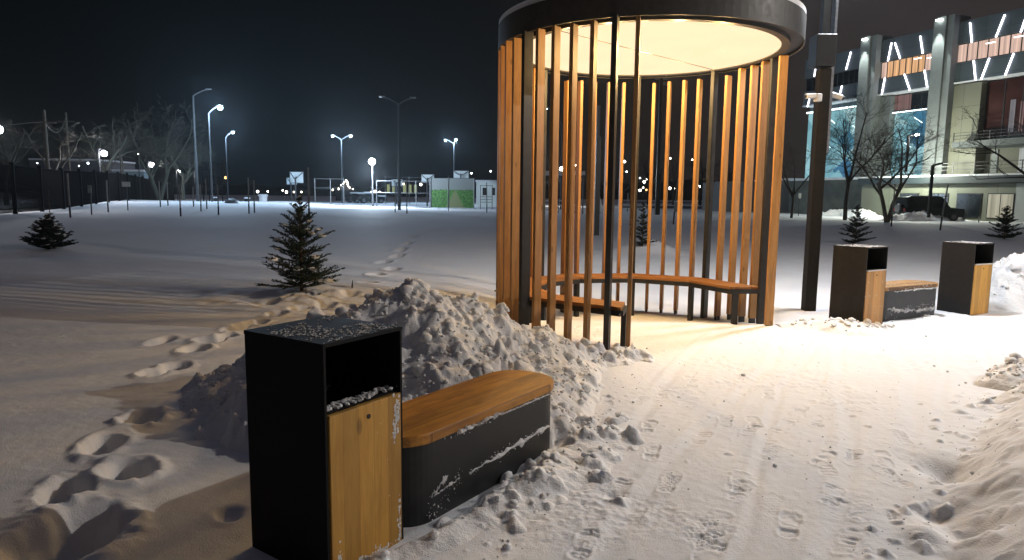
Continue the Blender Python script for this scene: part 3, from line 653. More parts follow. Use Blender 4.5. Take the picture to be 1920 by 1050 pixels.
# ---------------------------------------------------------------- litter bins and benches along the path
BW = .46
def make_bin(corner, ang, steel, wood, snowtop, label, zc=0., D=BW):
    """corner = near corner; local x runs along the path face, local y away from the path"""
    o = empty('litter_bin', (corner[0], corner[1], zc), ang, label=label, cat='litter bin', group='litter bins beside the path')
    t = .012; H = 1.0; W = BW
    m = MB(); m.box((t / 2, D / 2, H / 2), (t, D, H)); m.box((W - t / 2, D / 2, H / 2), (t, D, H)); m.box((W / 2, D - t / 2, H / 2), (W - 2 * t, t, H))
    m.box((W / 2, D / 2 - t / 2, .03), (W - 2 * t, D - t - .002, .06)); m.build('housing', steel, o)
    m = MB(); m.box((W / 2, D / 2, H + .004), (W + .004, D + .004, .016)); m.build('lid', steel, o)
    m = MB(); m.box((W / 2 + .003, -.004 + .014, .355), (W - .034, .03, .71), bev=.003)
    d = m.build('door', wood, o); 
    m = MB(); m.tube([(W * .52, -.008, .655), (W * .52, -.004, .655)], .011, 12); m.build('lock', MAT['black'], d)
    m = MB(); m.box((W / 2, .035 + .03, .715), (W - 2 * t - .004, .085, .01)); m.box((W / 2, D - .06, .68), (W - 2 * t - .004, .09, .01)); m.build('inner_rim', steel, o)
    if snowtop:
        rr = random.Random(4); m = MB()
        for i in range(150):
            x = rr.uniform(.03, W - .03); m.ball((x, .03 + rr.uniform(0, .05), .722 + rr.uniform(0, .008)), rr.uniform(.004, .013), 6, .8, .25, i)
        for i in range(60): m.ball((rr.uniform(.03, W - .05), W - rr.uniform(.03, .09), .687), rr.uniform(.003, .009), 5, .8, .25, i)
        m.build('snow_crumbs', MAT['cap'], o, kind='stuff')
        m = MB()
        for i in range(900):
            x, y = rr.uniform(.01, W - .01), rr.uniform(.01, D - .01)
            if fbm(np.array([x * 7.]), np.array([y * 7.]), 5, 3)[0] + (.22 if x < .25 else -.12) - abs(y - .2) * .5 < .02 and rr.random() > .05: continue
            m.ball((x, y, H + .012), rr.uniform(.002, .0065), 5, .6, .3, i)
        m.build('frozen_crumbs', MAT['cap'], o, kind='stuff')
        ms = MB(); r2 = random.Random(6)
        for cx, cz, sx, sz, nn_ in ((.418, .615, .010, .045, 150), (.40, .55, .006, .03, 50), (.06, .05, .010, .04, 90), (.16, .03, .03, .012, 60), (.43, .08, .006, .07, 90), (.30, .02, .04, .012, 60), (.25, .35, .10, .15, 14)):
            for i in range(nn_): ms.ball((min(.432, max(.012, r2.gauss(cx, sx))), -.0042, max(.0, r2.gauss(cz, sz))), r2.choice((.0015, .003, .005, .008)) * (1 if nn_ > 20 else .4), 6, r2.uniform(.7, 1.6), .3, i)
        ms.v = [(x_, -.0042 + (y_ + .0042) * .35, z_) for x_, y_, z_ in ms.v]
        ms.build('door_snow', MAT['cap'], o, kind='stuff')
    else:
        m = MB(); rr = random.Random(9)
        for i in range(260): m.ball((rr.uniform(.01, W - .01), rr.uniform(.01, W - .01), H + .012), rr.uniform(.003, .011), 5, .6, .3, i)
        m.build('frozen_crumbs', MAT['cap'], o, kind='stuff')
        m = MB(); m.box((W / 2, .0, .716), (W - .05, .035, .012)); m.build('snow_ledge', MAT['cap'], o)
    return o
ANG = math.atan2(UB[1], UB[0])
ba = ANG + R(2.5); nc = NR - np.array([math.cos(ba), math.sin(ba)]) * BW
make_bin(nc, ba, MAT['binsteel'], MAT['doorwood'], True, 'black litter bin with brown wooden door filling the left foreground', D=.49)
make_bin((4.43, 8.50), R(32), MAT['binsteel2'], MAT['doorwood_snow'], False, 'grey litter bin with snow-flecked wooden door, nearest the tall lamp post')
make_bin((6.47, 9.53), R(27), MAT['binsteel2'], MAT['doorwood'], False, 'grey litter bin with wooden door, far right beyond the stadium bench')

def stadium(L, W, r, n=10):
    pts = []
    for cx, cy, a0 in ((L - r, W - r, 0), (r, W - r, 90), (r, r, 180), (L - r, r, 270)):
        for i in range(n + 1): a = R(a0 + 90 * i / n); pts.append((cx + r * math.cos(a), cy + r * math.sin(a)))
    return pts
def make_bench(origin, ang, L, label, wood, steel, snowy, zc=0., H=.46, seed=1):
    o = empty('park_bench', (origin[0], origin[1], zc), ang, label=label, cat='bench', group='boxy benches beside the path')
    W = .455; r = .20; P = stadium(L, W, r); 
    Pi = [(x + (.012 if x < L / 2 else -.012), y + (.012 if y < W / 2 else -.012)) for x, y in P]
    m = MB(); m.prism(Pi, -.12, H - .052); m.build('base', steel, o)
    m = MB(); n_ = len(P)
    rings = [(0, H - .05), (-.0, H - .006), (.006, H)]; vs = []
    c = (L / 2, W / 2)
    for ins, z in rings:
        for x, y in P:
            dx, dy = c[0] - x, c[1] - y; q = math.hypot(dx, dy); vs.append((x + dx / q * ins, y + dy / q * ins, z))
    fs = [tuple(range(n_ - 1, -1, -1)), tuple(range(2 * n_, 3 * n_))] + [(k * n_ + i, k * n_ + (i + 1) % n_, (k + 1) * n_ + (i + 1) % n_, (k + 1) * n_ + i) for k in range(2) for i in range(n_)]
    m.add(vs, fs); m.build('seat', wood, o)
    # snow stuck along the lower edge of the seat and in a band on the side
    rr = random.Random(seed); m = MB()
    def strip(path, hw, thick=.008):
        hw = [q_ * (.25 + 1.5 * float(vnoise(np.array([i_ * .31 + seed]), np.array([len(path) * 1.])) [0]) ** 1.6) for i_, q_ in enumerate(hw)]
        vs = []; n0 = len(path); g = 5
        for i, (x, y, z) in enumerate(path):
            f = math.sin(math.pi * i / (n0 - 1)) ** .35
            h_ = hw[i] * f
            for j in range(g): tt = j / (g - 1) * 2 - 1; vs.append((x, y - thick * (1 - tt * tt) * (.6 + rr.random() * .8) + .0005, z + tt * h_ + rr.uniform(-1, 1) * h_ * .12))
        m.add(vs, [(i * g + j, (i + 1) * g + j, (i + 1) * g + j + 1, i * g + j + 1) for i in range(n0 - 1) for j in range(g - 1)])
    nn = 70
    if snowy == 1:
        pa = [(x, .010, .15 + .05 * (x - .5) + .004 * math.sin(x * 23) + .004 * math.sin(x * 61) + .002 * rr.uniform(-1, 1)) for x in np.linspace(.5, L - r * .8, nn)]
        strip(pa, [.005 + .022 * (i / nn) for i in range(nn)])
        pa = [(x, -.001, H - .052 + .008 * rr.uniform(-1, 1)) for x in np.linspace(.38, .78, 40)]; strip(pa, [.014 * (.5 + rr.random() * .7) for _ in range(40)], .02)
        pa = [(x, -.001, H - .058 + .002 * rr.uniform(-1, 1)) for x in np.linspace(.75, L - r, 60)]; strip(pa, [.004 * (.3 + rr.random() * 1.2) for _ in range(60)], .012)
        pa = [(x, .011, .02 + x * .55 + .01 * rr.uniform(-1, 1)) for x in np.linspace(.2, .33, 24)]; strip(pa, [.015 * (.2 + rr.random()) for _ in range(24)], .006)
        pa = [(x, .011, .10 + x * .12 + .006 * rr.uniform(-1, 1)) for x in np.linspace(.22, .40, 24)]; strip(pa, [.007 * (.2 + rr.random()) for _ in range(24)], .006)
    else:
        pa = [(x, .010, .13 + .025 * math.sin(x * 4 + 1) + .02 * rr.uniform(-1, 1)) for x in np.linspace(.2, L - r, nn)]; strip(pa, [.028 * (.5 + rr.random() * .8) for i in range(nn)], .02)
        pa = [(x, -.001, H - .06 + .01 * rr.uniform(-1, 1)) for x in np.linspace(.3, L - r, 60)]; strip(pa, [.012 * (.2 + rr.random() * 1.1) for _ in range(60)], .015)
    m.build('snow_streak', MAT['cap'], o)
    m = MB()
    for i in range(230 if snowy == 1 else 120):     # frozen flecks round the streaks
        k_ = rr.random()
        if k_ < .5: x = rr.uniform(.5, L - .2); z = .15 + .05 * (x - .5) + rr.gauss(0, .014)
        elif k_ < .75: x = rr.uniform(.16, .45); z = .02 + (x - .16) * .45 + rr.gauss(0, .04)
        else: x = rr.uniform(.3, L - .2); z = H - .062 - abs(rr.gauss(0, .012))
        m.ball((x, .0115, max(.0, z)), rr.choice((.0015, .002, .003, .005)), 6, rr.uniform(.5, 1.2), .4, i)
    m.build('frozen_flecks', MAT['cap'], o, kind='stuff')
    return o
make_bench(NR + UB * .006, ANG, 1.46, 'black box bench with clean golden wooden seat in front of the big snow heap', MAT['benchwood'], MAT['steel'], 1)
wb = wood_mat('far_bench_wood', light=(.45, .25, .09), dark=(.28, .14, .05), axis='X', plank=.113, snow=.42)
b2 = np.array([4.43, 8.50]) + np.array([math.cos(R(32)), math.sin(R(32))]) * (BW + .04) + np.array([-.05, .08])
make_bench(b2, R(27.5), 1.42, 'grey box bench with snow-dusted wooden seat between the two far bins', wb, MAT['steel_grey'], 2, seed=5)

# ---------------------------------------------------------------- lamp posts of the park
def lamp_post(name, x, y, z0, H, w0, label, head=True, energy=0, color=(1, .97, .93), ang=0, cams=False, group='square lamp posts of the park', rad=.035):
    o = empty(name, (x, y, z0), ang, label=label, cat='lamp post', group=group)
    hp = 3.45 if cams else min(4., H - .5)
    m = MB(); m.box((0, 0, hp / 2 - .1), (w0, w0, hp + .2), bev=.006); m.build('post', MAT['steel_speck'] if head else MAT['steel'], o)
    m = MB(); m.box((-w0 * .18, 0, (hp + .01 + H) / 2), (w0 * .6, w0 * .7, H - hp - .01)); m.build('upper_post', MAT['steel'], o)
    if cams: m = MB(); m.box((w0 / 2 + .018, -.01, (2.3 + H) / 2), (.034, .12, H - 2.3)); m.build('lit_side_strip', MAT['rail'], o)  # pale strip standing in for the lit right side of the post
    if head:
        m = MB(); m.box((.35, 0, H + .03), (.95, .24, .09), bev=.02); h_ = m.build('lamp_head', MAT['steel'], o)
        m = MB(); m.box((.45, 0, H - .022), (.62, .18, .012)); m.build('lamp_panel', emis('white_lamp_panel' + str(H), color, 30), h_)
        if energy:
            l = bpy.data.lights.new('lamp_light', 'POINT'); l.energy = energy; l.color = color; l.shadow_soft_size = rad
            lo = bpy.data.objects.new('lamp_light', l); col.objects.link(lo); lo.parent = o; lo.location = (.45, 0, H - .22)
    return o
tp = lamp_post('lamp_post', 4.31, 9.80, gz(4.31, 9.8) - .05, 5.3, .158, 'tall dark square lamp post carrying two cameras, between pavilion and bins', energy=POST_E, rad=.2, color=(.93, .96, 1.), cams=True)
m = MB(); m.box((-.05, -.03, 3.68), (.27, .26, .42), bev=.004); m.build('control_box', MAT['black'], tp)
lamp_post('lamp_post', 12.6, 5.15, 0, 6.2, .16, 'dark square path lamp post standing right of the photographed path', energy=PATH_E, color=(1, .91, .82), ang=R(180))
def camera_thing(px, py, Yd, ang, tilt, label, s=1.):
    p = aty(px, py, Yd); o = empty('security_camera', p, ang, label=label, cat='security camera', group='cameras on the tall lamp post')
    T = Matrix.Rotation(R(tilt), 3, 'Y')
    m = MB(); m.box((.12, 0, -.02), (.20, .085, .085), bev=.015, M=None); m.v = [tuple(T @ Vector(v)) for v in m.v]; m.build('housing', MAT['white'], o)
    m = MB(); m.tube([T @ Vector((.215, 0, -.02)), T @ Vector((.245, 0, -.02))], .036, 14); m.build('lens', MAT['black'], o)
    m = MB(); m.box((-.02, 0, -.055), (.10, .11, .13), bev=.01); m.build('bracket', MAT['white'], o); o.scale = (.8, .8, .8)
    return o
camera_thing(1532, 177, 9.62, R(190), 5, 'white security camera pointing left on the tall lamp post')
camera_thing(1557, 174, 9.80, R(-20), 20, 'white security camera tilted down to the right on the tall lamp post')
for px, py, Hh, ww, lab in ((1118, 441, 5.2, .2, 'slim dark square post standing behind the pavilion slats, nearer one'), (1232, 403, 13, .42, 'tall dark pole behind the pavilion with small fittings near its top')):
    x, y, z_ = hit(px, py); o = lamp_post('lamp_post', x, y, z_ - .1, Hh, ww, lab, head=False)
    if Hh > 10:
        m = MB(); m.box((0, 0, 12.6), (1.2, .2, .12)); m.box((.45, 0, 12.2), (.5, .3, .3), bev=.03); m.build('fitting', MAT['galv'], o)

# ---------------------------------------------------------------- tall street lamps in the distance
BULB = emis('cool_street_bulb', (.72, .92, 1.0), 25); BULBW = emis('white_globe', (.98, .96, 1.0), 40); DOT = emis('far_bulb', (1, .9, .75), 14); DOTC = emis('far_bulb_cool', (.85, .95, 1), 12)
def add_point(parent, loc, e, c, r=.2):
    l = bpy.data.lights.new('lamp_light', 'POINT'); l.energy = e * FAR; l.color = c; l.shadow_soft_size = r
    lo = bpy.data.objects.new('lamp_light', l); col.objects.link(lo); lo.parent = parent; lo.location = loc
def street_lamp(px, ptop, Y, arms, label, lit=True, e=0, pr=.11, br=.26, zb=None, grp='tall street lamps in the distance'):
    """arms: list of (px, py) of lamp heads"""
    x, _, zt = aty(px, ptop, Y); zb = gz(x, Y) if zb is None else zb
    o = empty('street_lamp', (x, Y, zb), label=label, cat='street lamp', group=grp); H = zt - zb
    m = MB(); m.tube([(0, 0, -.2), (0, 0, H * .45), (0, 0, H * .46), (0, 0, H)], [pr, pr * .85, pr * .6, pr * .5], 8); m.build('pole', MAT['polegrey'], o)
    for ax, ay in arms:
        hx, _, hz = aty(ax, ay, Y); dx, dz = hx - x, hz - zt
        m = MB(); m.tube([(dx * t, 0, H + dz * (t if dz < 0 else math.sin(t * math.pi / 2))) for t in np.linspace(0, 1, 8)], pr * .42, 6); m.build('arm', MAT['polegrey'], o)
        m = MB(); m.box((dx, 0, H + dz + .05), (.55, .3, .12), bev=.04); h_ = m.build('lamp_head', MAT['galv'], o)
        if lit:
            br2 = br * .55; m = MB(); m.ball((dx, -.05, H + dz - .05 - br2 * .4), br2, 12); m.build('bulb', BULB, h_)
            if e: add_point(o, (dx, -.5, H + dz - .6), e, (.48, .72, 1.), .3)
    return o
street_lamp(391, 212, 65, [(413, 199)], 'brightest cool street lamp on a curved arm above the bare trees', e=9000, br=.42)
street_lamp(423, 258, 93, [(437, 247)], 'smaller lit street lamp just right of the brightest one', e=5000, br=.28)
street_lamp(362, 180, 68, [(391, 168)], 'tall unlit street lamp with curved arm rising from the snow crest', lit=False, pr=.16)
street_lamp(640, 262, 95, [(624, 254), (658, 254)], 'twin-headed lit street lamp standing left of the bright floodlight', e=5500, br=.27)
street_lamp(747, 196, 62, [(716, 182), (774, 184)], 'tall unlit twin-armed lamp post in the middle of the field', lit=False, pr=.15)
street_lamp(851, 270, 110, [(835, 262), (855, 261)], 'twin-headed lit street lamp above the green court banner', e=5000, br=.26)
street_lamp(1054, 235, 80, [(1025, 203)], 'street lamp with one long lit arm seen through the left slats', br=.12)
o = street_lamp(698, 308, 72, [], 'white floodlight on a straight pole glaring over the sports court')
m = MB(); m.ball((0, -.1, aty(698, 303, 72)[2] - o.location.z), .34, 14); m.build('bulb', BULBW, o); add_point(o, (0, -.9, aty(698, 303, 72)[2] - o.location.z - .6), 16000, (.66, .82, 1.), .4)
def globe_lamp(px, py, Y, label, e=900, r=.30, dx=-.45, zb=None):
    x, _, z_ = aty(px, py, Y); zb = gz(x, Y) if zb is None else zb
    o = empty('globe_lamp', (x, Y, zb), label=label, cat='street lamp', group='globe lamps behind the dark fence'); H = z_ - zb
    m = MB(); m.tube([(dx, 0, -.2), (dx, 0, H * .9), (dx, 0, H + .32), (dx * .6, 0, H + .42), (0, 0, H + .38)], [.07, .06, .05, .04, .04], 8); m.build('pole', MAT['steel'], o)
    m = MB(); m.ball((0, 0, H), r * .72, 14); m.build('globe', BULBW, o); m = MB(); m.tube([(0, 0, H + r * .8), (0, 0, H + .4)], [.16, .1], 8); m.build('cap', MAT['steel'], o)
    if e: add_point(o, (0, -.45, H - .1), e, (.95, .95, 1.), .3)
globe_lamp(-3, 243, 42, 'globe lamp cut by the left photo edge', 1600, .34)
globe_lamp(195, 288, 62, 'globe lamp in front of the pale building, second from the left', 1900, .36)
globe_lamp(285, 309, 86, 'globe lamp between the pale building and the big pale tree', 1900, .37)
globe_lamp(336, 321, 112, 'globe lamp at the foot of the big pale tree', 1200, .33)
globe_lamp(368, 328, 140, 'smallest globe lamp right beside the tall unlit lamp', 600, .30)
o = street_lamp(1053, 330, 112, [], 'bright lamp above the play pavilion roof, seen through the slats', grp='tall street lamps in the distance')
m = MB(); m.ball((0, -.1, aty(1053, 317, 112)[2] - o.location.z), .38, 12); m.build('bulb', emis('yellow_white_bulb', (1, .95, .75), 40), o); add_point(o, (0, -.9, 5.2), 4500, (1, .97, .9), .4)

# far small lights on posts, down in the town and up on the hillside
far_dots = [(483, 359, 'w'), (502, 359, 'w'), (530, 357, 'w'), (537, 360, 'w'), (551, 360, 'w'), (565, 360, 'w'), (584, 375, 'o'), (624, 356, 'w'), (635, 355, 'w'), (635, 359.5, 'w'), (670, 360, 'w'), (696, 360, 'w'),
            (703, 359, 'w'), (712, 360, 'w'), (757, 345, 'w'), (789, 346, 'w'), (884, 325, 'c'), (920, 321, 'c'), (423, 333, 'o'), (70, 306, 'c'), (148, 311, 'c'), (165, 306, 'c'), (259, 289, 'w'),
            (1079, 310, 'w'), (1171, 303, 'w'), (1175, 322, 'c'), (1200, 334, 'c'), (1208, 341, 'w'), (1213, 336, 'w'), (1206, 352, 'w'), (1200, 357, 'w'), (1191, 362, 'w'), (1257, 297, 'w'), (1256, 353, 'w'), (1265, 354, 'w'), (1298, 299.5, 'w'),
            (1311, 350, 'c'), (1516, 289, 'c'), (1212, 356, 'o'), (1216, 345, 'o')]
def far_zone(px):
    for lim, nm in ((300, 'beyond the left fence'), (560, 'left of the big spruce top'), (697, 'between spruce top and floodlight'), (800, 'right of the floodlight'), (930, 'above the white building'), (1185, 'seen through the left slats'), (1240, 'seen through the middle slats'), (1400, 'seen through the right-hand slats'), (9999, 'right of the pavilion')):
        if px < lim: return nm
ORD = ['leftmost', 'second from the left', 'third from the left', 'fourth from the left', 'fifth from the left', 'sixth from the left', 'seventh from the left', 'eighth from the left']
def far_label(px, py, c):
    z_ = far_zone(px); same = sorted([q for q in far_dots if far_zone(q[0]) == z_ and q[2] == c])
    w_ = {'w': 'warm white', 'c': 'cool white', 'o': 'orange'}[c]
    return 'tiny %s light %s' % (w_, z_) + (', ' + ORD[same.index((px, py, c))] if len(same) > 1 else '')
for i, (px, py, c) in enumerate(far_dots):
    Yd = 230 if py > 340 else 420
    if px < 300: Yd = 75
    x, _, z_ = aty(px, py, Yd); g = gz(x, Yd); hh = min(z_ - g, 6.)
    if z_ - g > 8: hh = 6
    o = empty('far_light', (x, Yd, z_ - hh), cat='distant light', group='small lights of the distant town',
              label=far_label(px, py, c))
    m = MB(); m.tube([(0, 0, -1), (0, 0, hh)], .05, 5); m.build('pole', MAT['steel'], o)
    sz = Yd / 1280 * (1.5 if i % 3 else 2.4) * (.75 if Yd == 75 else 1)
    m = MB(); m.ball((0, 0, hh), sz, 8); m.build('bulb', DOTC if c == 'c' else DOT if c == 'w' else emis('orange_bulb%d' % i, (1, .5, .15), 8), o)
# dark hills beyond the town
def ridge(name, Y, x0, x1, hf, mat):
    vs = []; fs = []; n_ = 120
    for i in range(n_ + 1):
        x = x0 + (x1 - x0) * i / n_; h_ = hf(x)
        vs += [(x, Y, -3), (x, Y + 40, h_ * .7), (x, Y + 120, h_), (x, Y + 400, -3)]
    for i in range(n_):
        for j in range(3): fs.append((i * 4 + j, i * 4 + 4 + j, i * 4 + 5 + j, i * 4 + 1 + j))
    m = MB(); m.add(vs, fs); m.build(name, mat, smooth=True, kind='structure')
hm = plain('dark_wooded_hillside', (.012, .013, .012), .95, 0, .4, .05)
ridge('hills', 480, -500, 700, lambda x: 7 + 9 * float(sst(-200, 200, x)) + 1.5 * math.sin(x * .05) + math.sin(x * .13), hm)

# ---------------------------------------------------------------- tree stakes standing in the snow
stakes = [(132, 325, 408, 'in front of the dark fence, nearest the left edge'), (203, 338, 398, 'in front of the fence under the pale building'), (301, 340, 388, 'near the far end of the fence, left one of a pair'),
          (315, 341, 386, 'near the far end of the fence, right one of a pair'), (339, 346, 406, 'standing alone left of the tall unlit lamp'), (363, 350, 388, 'at the foot of the tall unlit lamp'), (377, 345, 396, 'between the two curved lamp poles'),
          (388, 336, 392, 'below the brightest street lamp'), (410, 345, 403, 'right of the brightest street lamp pole'), (467, 333, 401, 'left of the first basketball hoop, taller of two'), (477, 338, 399, 'left of the first basketball hoop, shorter of two'),
          (580, 314, 421, 'directly behind the big young spruce top'), (741, 338, 398, 'immediately left of the unlit twin-armed lamp'), (763, 336, 401, 'immediately right of the unlit twin-armed lamp'), (913, 342, 399, 'in front of the small white building'),
          (1262, 335, 421, 'leaning behind the pavilion slats', 6), (1671, 345, 425, 'in front of the forked bare tree'), (1762, 345, 432, 'leaning in front of the dark car', 8), (1582, 390, 417, 'x'), (1176, 362, 397, 'small and thin behind the middle slats'),
          (1835, 405, 417, 'short, right of the dark car')]
for s_ in stakes:
    px, pt, pb, lab = s_[:4]; lean = s_[4] if len(s_) > 4 else random.uniform(-1, 1)
    if lab == 'x': continue
    x, y, z_ = hit(px, pb); _, _, zt = aty(px, pt, y); H = zt - z_; r = .04
    dx = lean / 1280 * y
    o = empty('tree_stake', (x, y, z_), label='grey wooden stake, ' + lab, cat='stake', group='tree stakes in the snow')
    m = MB(); m.tube([(dx * .28, 0, H * .28), (dx, 0, H)], r, 7); m.build('upper_stake', MAT['stake'], o)
    m = MB(); m.tube([(0, 0, -.3), (dx * .28, 0, H * .279)], r * 1.15, 7); m.build('painted_foot', MAT['stake_d'], o)
for px, pt, pb, bw, bh, lab in ((240, 341, 395, .55, .33, 'small blank notice board on a post before the fence'), (172, 347, 403, .2, .45, 'narrow snow-plastered sign on a thin post before the fence'), (1497, 362, 405, .28, .5, 'small sign post beside the small bare tree right of the pavilion')):
    x, y, z_ = hit(px, pb); zt = aty(px, pt, y)[2]; H = zt - z_
    o = empty('sign_post', (x, y, z_), label=lab, cat='sign'); m = MB(); m.tube([(0, 0, -.2), (0, 0, H)], .035, 7); m.build('post', MAT['steel'], o)
    m = MB(); m.box((0, -.05, H - bh / 2), (bw, .03, bh)); m.build('board', plain('sign_board' + str(px), (.22, .23, .22), .7, 0, .4, 6), o)

# ---------------------------------------------------------------- snowy spruces
def spruce(px, py, height, width, seed, label, levels=11, dens=1., snow=.2, mat='needle', droop=.15, bottom=.06, zoff=0., sh=1., keep=None):
    x, y, z_ = hit(px, py); rr = random.Random(seed)
    o = empty('young_spruce', (x, y, z_ + zoff), label=label, cat='spruce', group='young spruces in the snow')
    m = MB(); m.tube([(0, 0, -.3), (0, 0, height * .5), (.01, 0, height)], [.022 * height, .012 * height, .003], 7); m.build('trunk', MAT['twig'], o)
    tw = MB(); nd_v = []; nd_f = []; caps = MB(); cnt = [0]
    def needles(a, b, r0):
        """a shoot densely set with needles"""
        d = b - a; L = d.length
        if L < 1e-4: return
        d.normalize(); u = d.orthogonal().normalized(); v = d.cross(u); n_ = max(4, int(L / .0065))
        for i in range(n_):
            t = i / n_; p = a + d * L * t
            for k in range(5):
                an = rr.uniform(0, 6.283); rad = (u * math.cos(an) + v * math.sin(an)); ln = r0 * rr.uniform(.8, 1.15) * (1 - .25 * t)
                tip = p + (rad * .80 + d * .65) * ln; sd = d.cross(rad).normalized() * r0 * .11
                q = len(nd_v); nd_v.extend([tuple(p - sd), tuple(p + sd), tuple(tip)]); nd_f.append((q, q + 1, q + 2))
    def branch(p0, az, el, L, lev):
        pts = [p0]; n_ = 6
        for i in range(1, n_ + 1):
            t = i / n_; e = el - droop * t + .30 * t * t
            pts.append(pts[-1] + Vector((math.cos(az) * math.cos(e), math.sin(az) * math.cos(e), math.sin(e))) * L / n_)
        tw.tube(pts, [.0035 * (1 + L * 3) * (1 - .7 * i / n_) for i in range(n_ + 1)], 4, False)
        nl = .017 * sh
        for i in range(n_): 
            if i >= 1: needles(pts[i], pts[i + 1], nl)
        for i in range(1, n_):
            for s in (-1, 1):
                if rr.random() < .12: continue
                Ls = L * (.52 - .30 * i / n_) * rr.uniform(.6, 1.1); a2 = az + s * R(rr.uniform(38, 60)); e2 = el + rr.uniform(-.15, .25)
                q = pts[i] + Vector((math.cos(a2) * math.cos(e2), math.sin(a2) * math.cos(e2), math.sin(e2))) * Ls
                needles(pts[i], q, nl * .95)
                if Ls > .12:
                    mid = pts[i].lerp(q, .5)
                    for s2 in (-1, 1):
                        a3 = a2 + s2 * R(45); needles(mid, mid + Vector((math.cos(a3), math.sin(a3), .15)) * Ls * .42, nl * .9)
        for s in (-1, 1): a2 = az + s * .8; needles(pts[-1], pts[-1] + Vector((math.cos(a2), math.sin(a2), .1)) * L * .12, nl)
        if rr.random() < snow:
            k = rr.randint(2, n_ - 1); c = pts[k]; caps.ball((c.x, c.y, c.z + .018), .022 + L * .10, 9, .42, .18, rr.randint(0, 999))
    for lv in range(levels):
        t = lv / (levels - 1); z = height * (bottom + (1 - bottom) * t ** .92) * .94; nb = int((7 - 3 * t) * dens) + 2; L0 = width / 2 * (1 - t) ** .8 + .05
        off = rr.uniform(0, 6.28)
        for k in range(nb):
            az = off + 2 * math.pi * k / nb + rr.uniform(-.25, .25)
            branch(Vector((0, 0, z + rr.uniform(-.05, .05))), az, .20 + .55 * t + rr.uniform(-.1, .1), L0 * rr.choice((rr.uniform(.4, .75), rr.uniform(.7, 1.0), rr.uniform(.85, 1.2))) * (keep or 1), lv)
    needles(Vector((0, 0, height * .80)), Vector((.01, 0, height)), .015 * sh)
    tw.build('branches', MAT['twig'], o)
    V_ = np.array(nd_v); F_ = np.array(nd_f); nm = np_mesh('needles', V_, F_, MAT[mat], smooth=False); nm.parent = o
    if caps.v: caps.build('snow_clumps', MAT['cap'], o, smooth=True)
    return o
spruce(566, 548, 1.42, 1.12, 21, 'largest young spruce, dark green, behind the near snow heap on the left', levels=13, dens=1.1, snow=.22, sh=1.4)
spruce(93, 468, .88, 1.15, 5, 'low broad young spruce loaded with snow at the left', levels=10, dens=1.9, snow=.45, mat='needle_d', sh=2.0)
spruce(1603, 459, 1.38, 1.1, 8, 'thin young spruce standing behind the left far bin', levels=9, dens=.9, snow=.2, mat='needle_d', sh=1.9)
spruce(1883, 449, 1.35, 1.25, 13, 'young spruce at the right photo edge before the building', levels=9, dens=1.1, snow=.2, mat='needle_d', sh=2.0)
spruce(1204, 462, 1.15, .55, 15, 'spindly young spruce poking out of a snow mound behind the pavilion', levels=9, dens=.6, snow=.1, mat='needle_d', sh=2.2)
spruce(94, 405, 1.35, .6, 31, 'faint thin sapling just behind the snowy spruce at the left', levels=6, dens=.4, snow=.0, mat='needle_d', sh=1.3)
m = MB(); x, y, z_ = hit(660, 543); m.tube([(0, 0, -.05), (.005, 0, .06), (.012, 0, .14)], [.008, .012, .004], 6); m.build('twig', MAT['needle_d'], loc=(x, y, z_), label='single dark twig sticking out of the snow right of the big spruce', cat='twig')

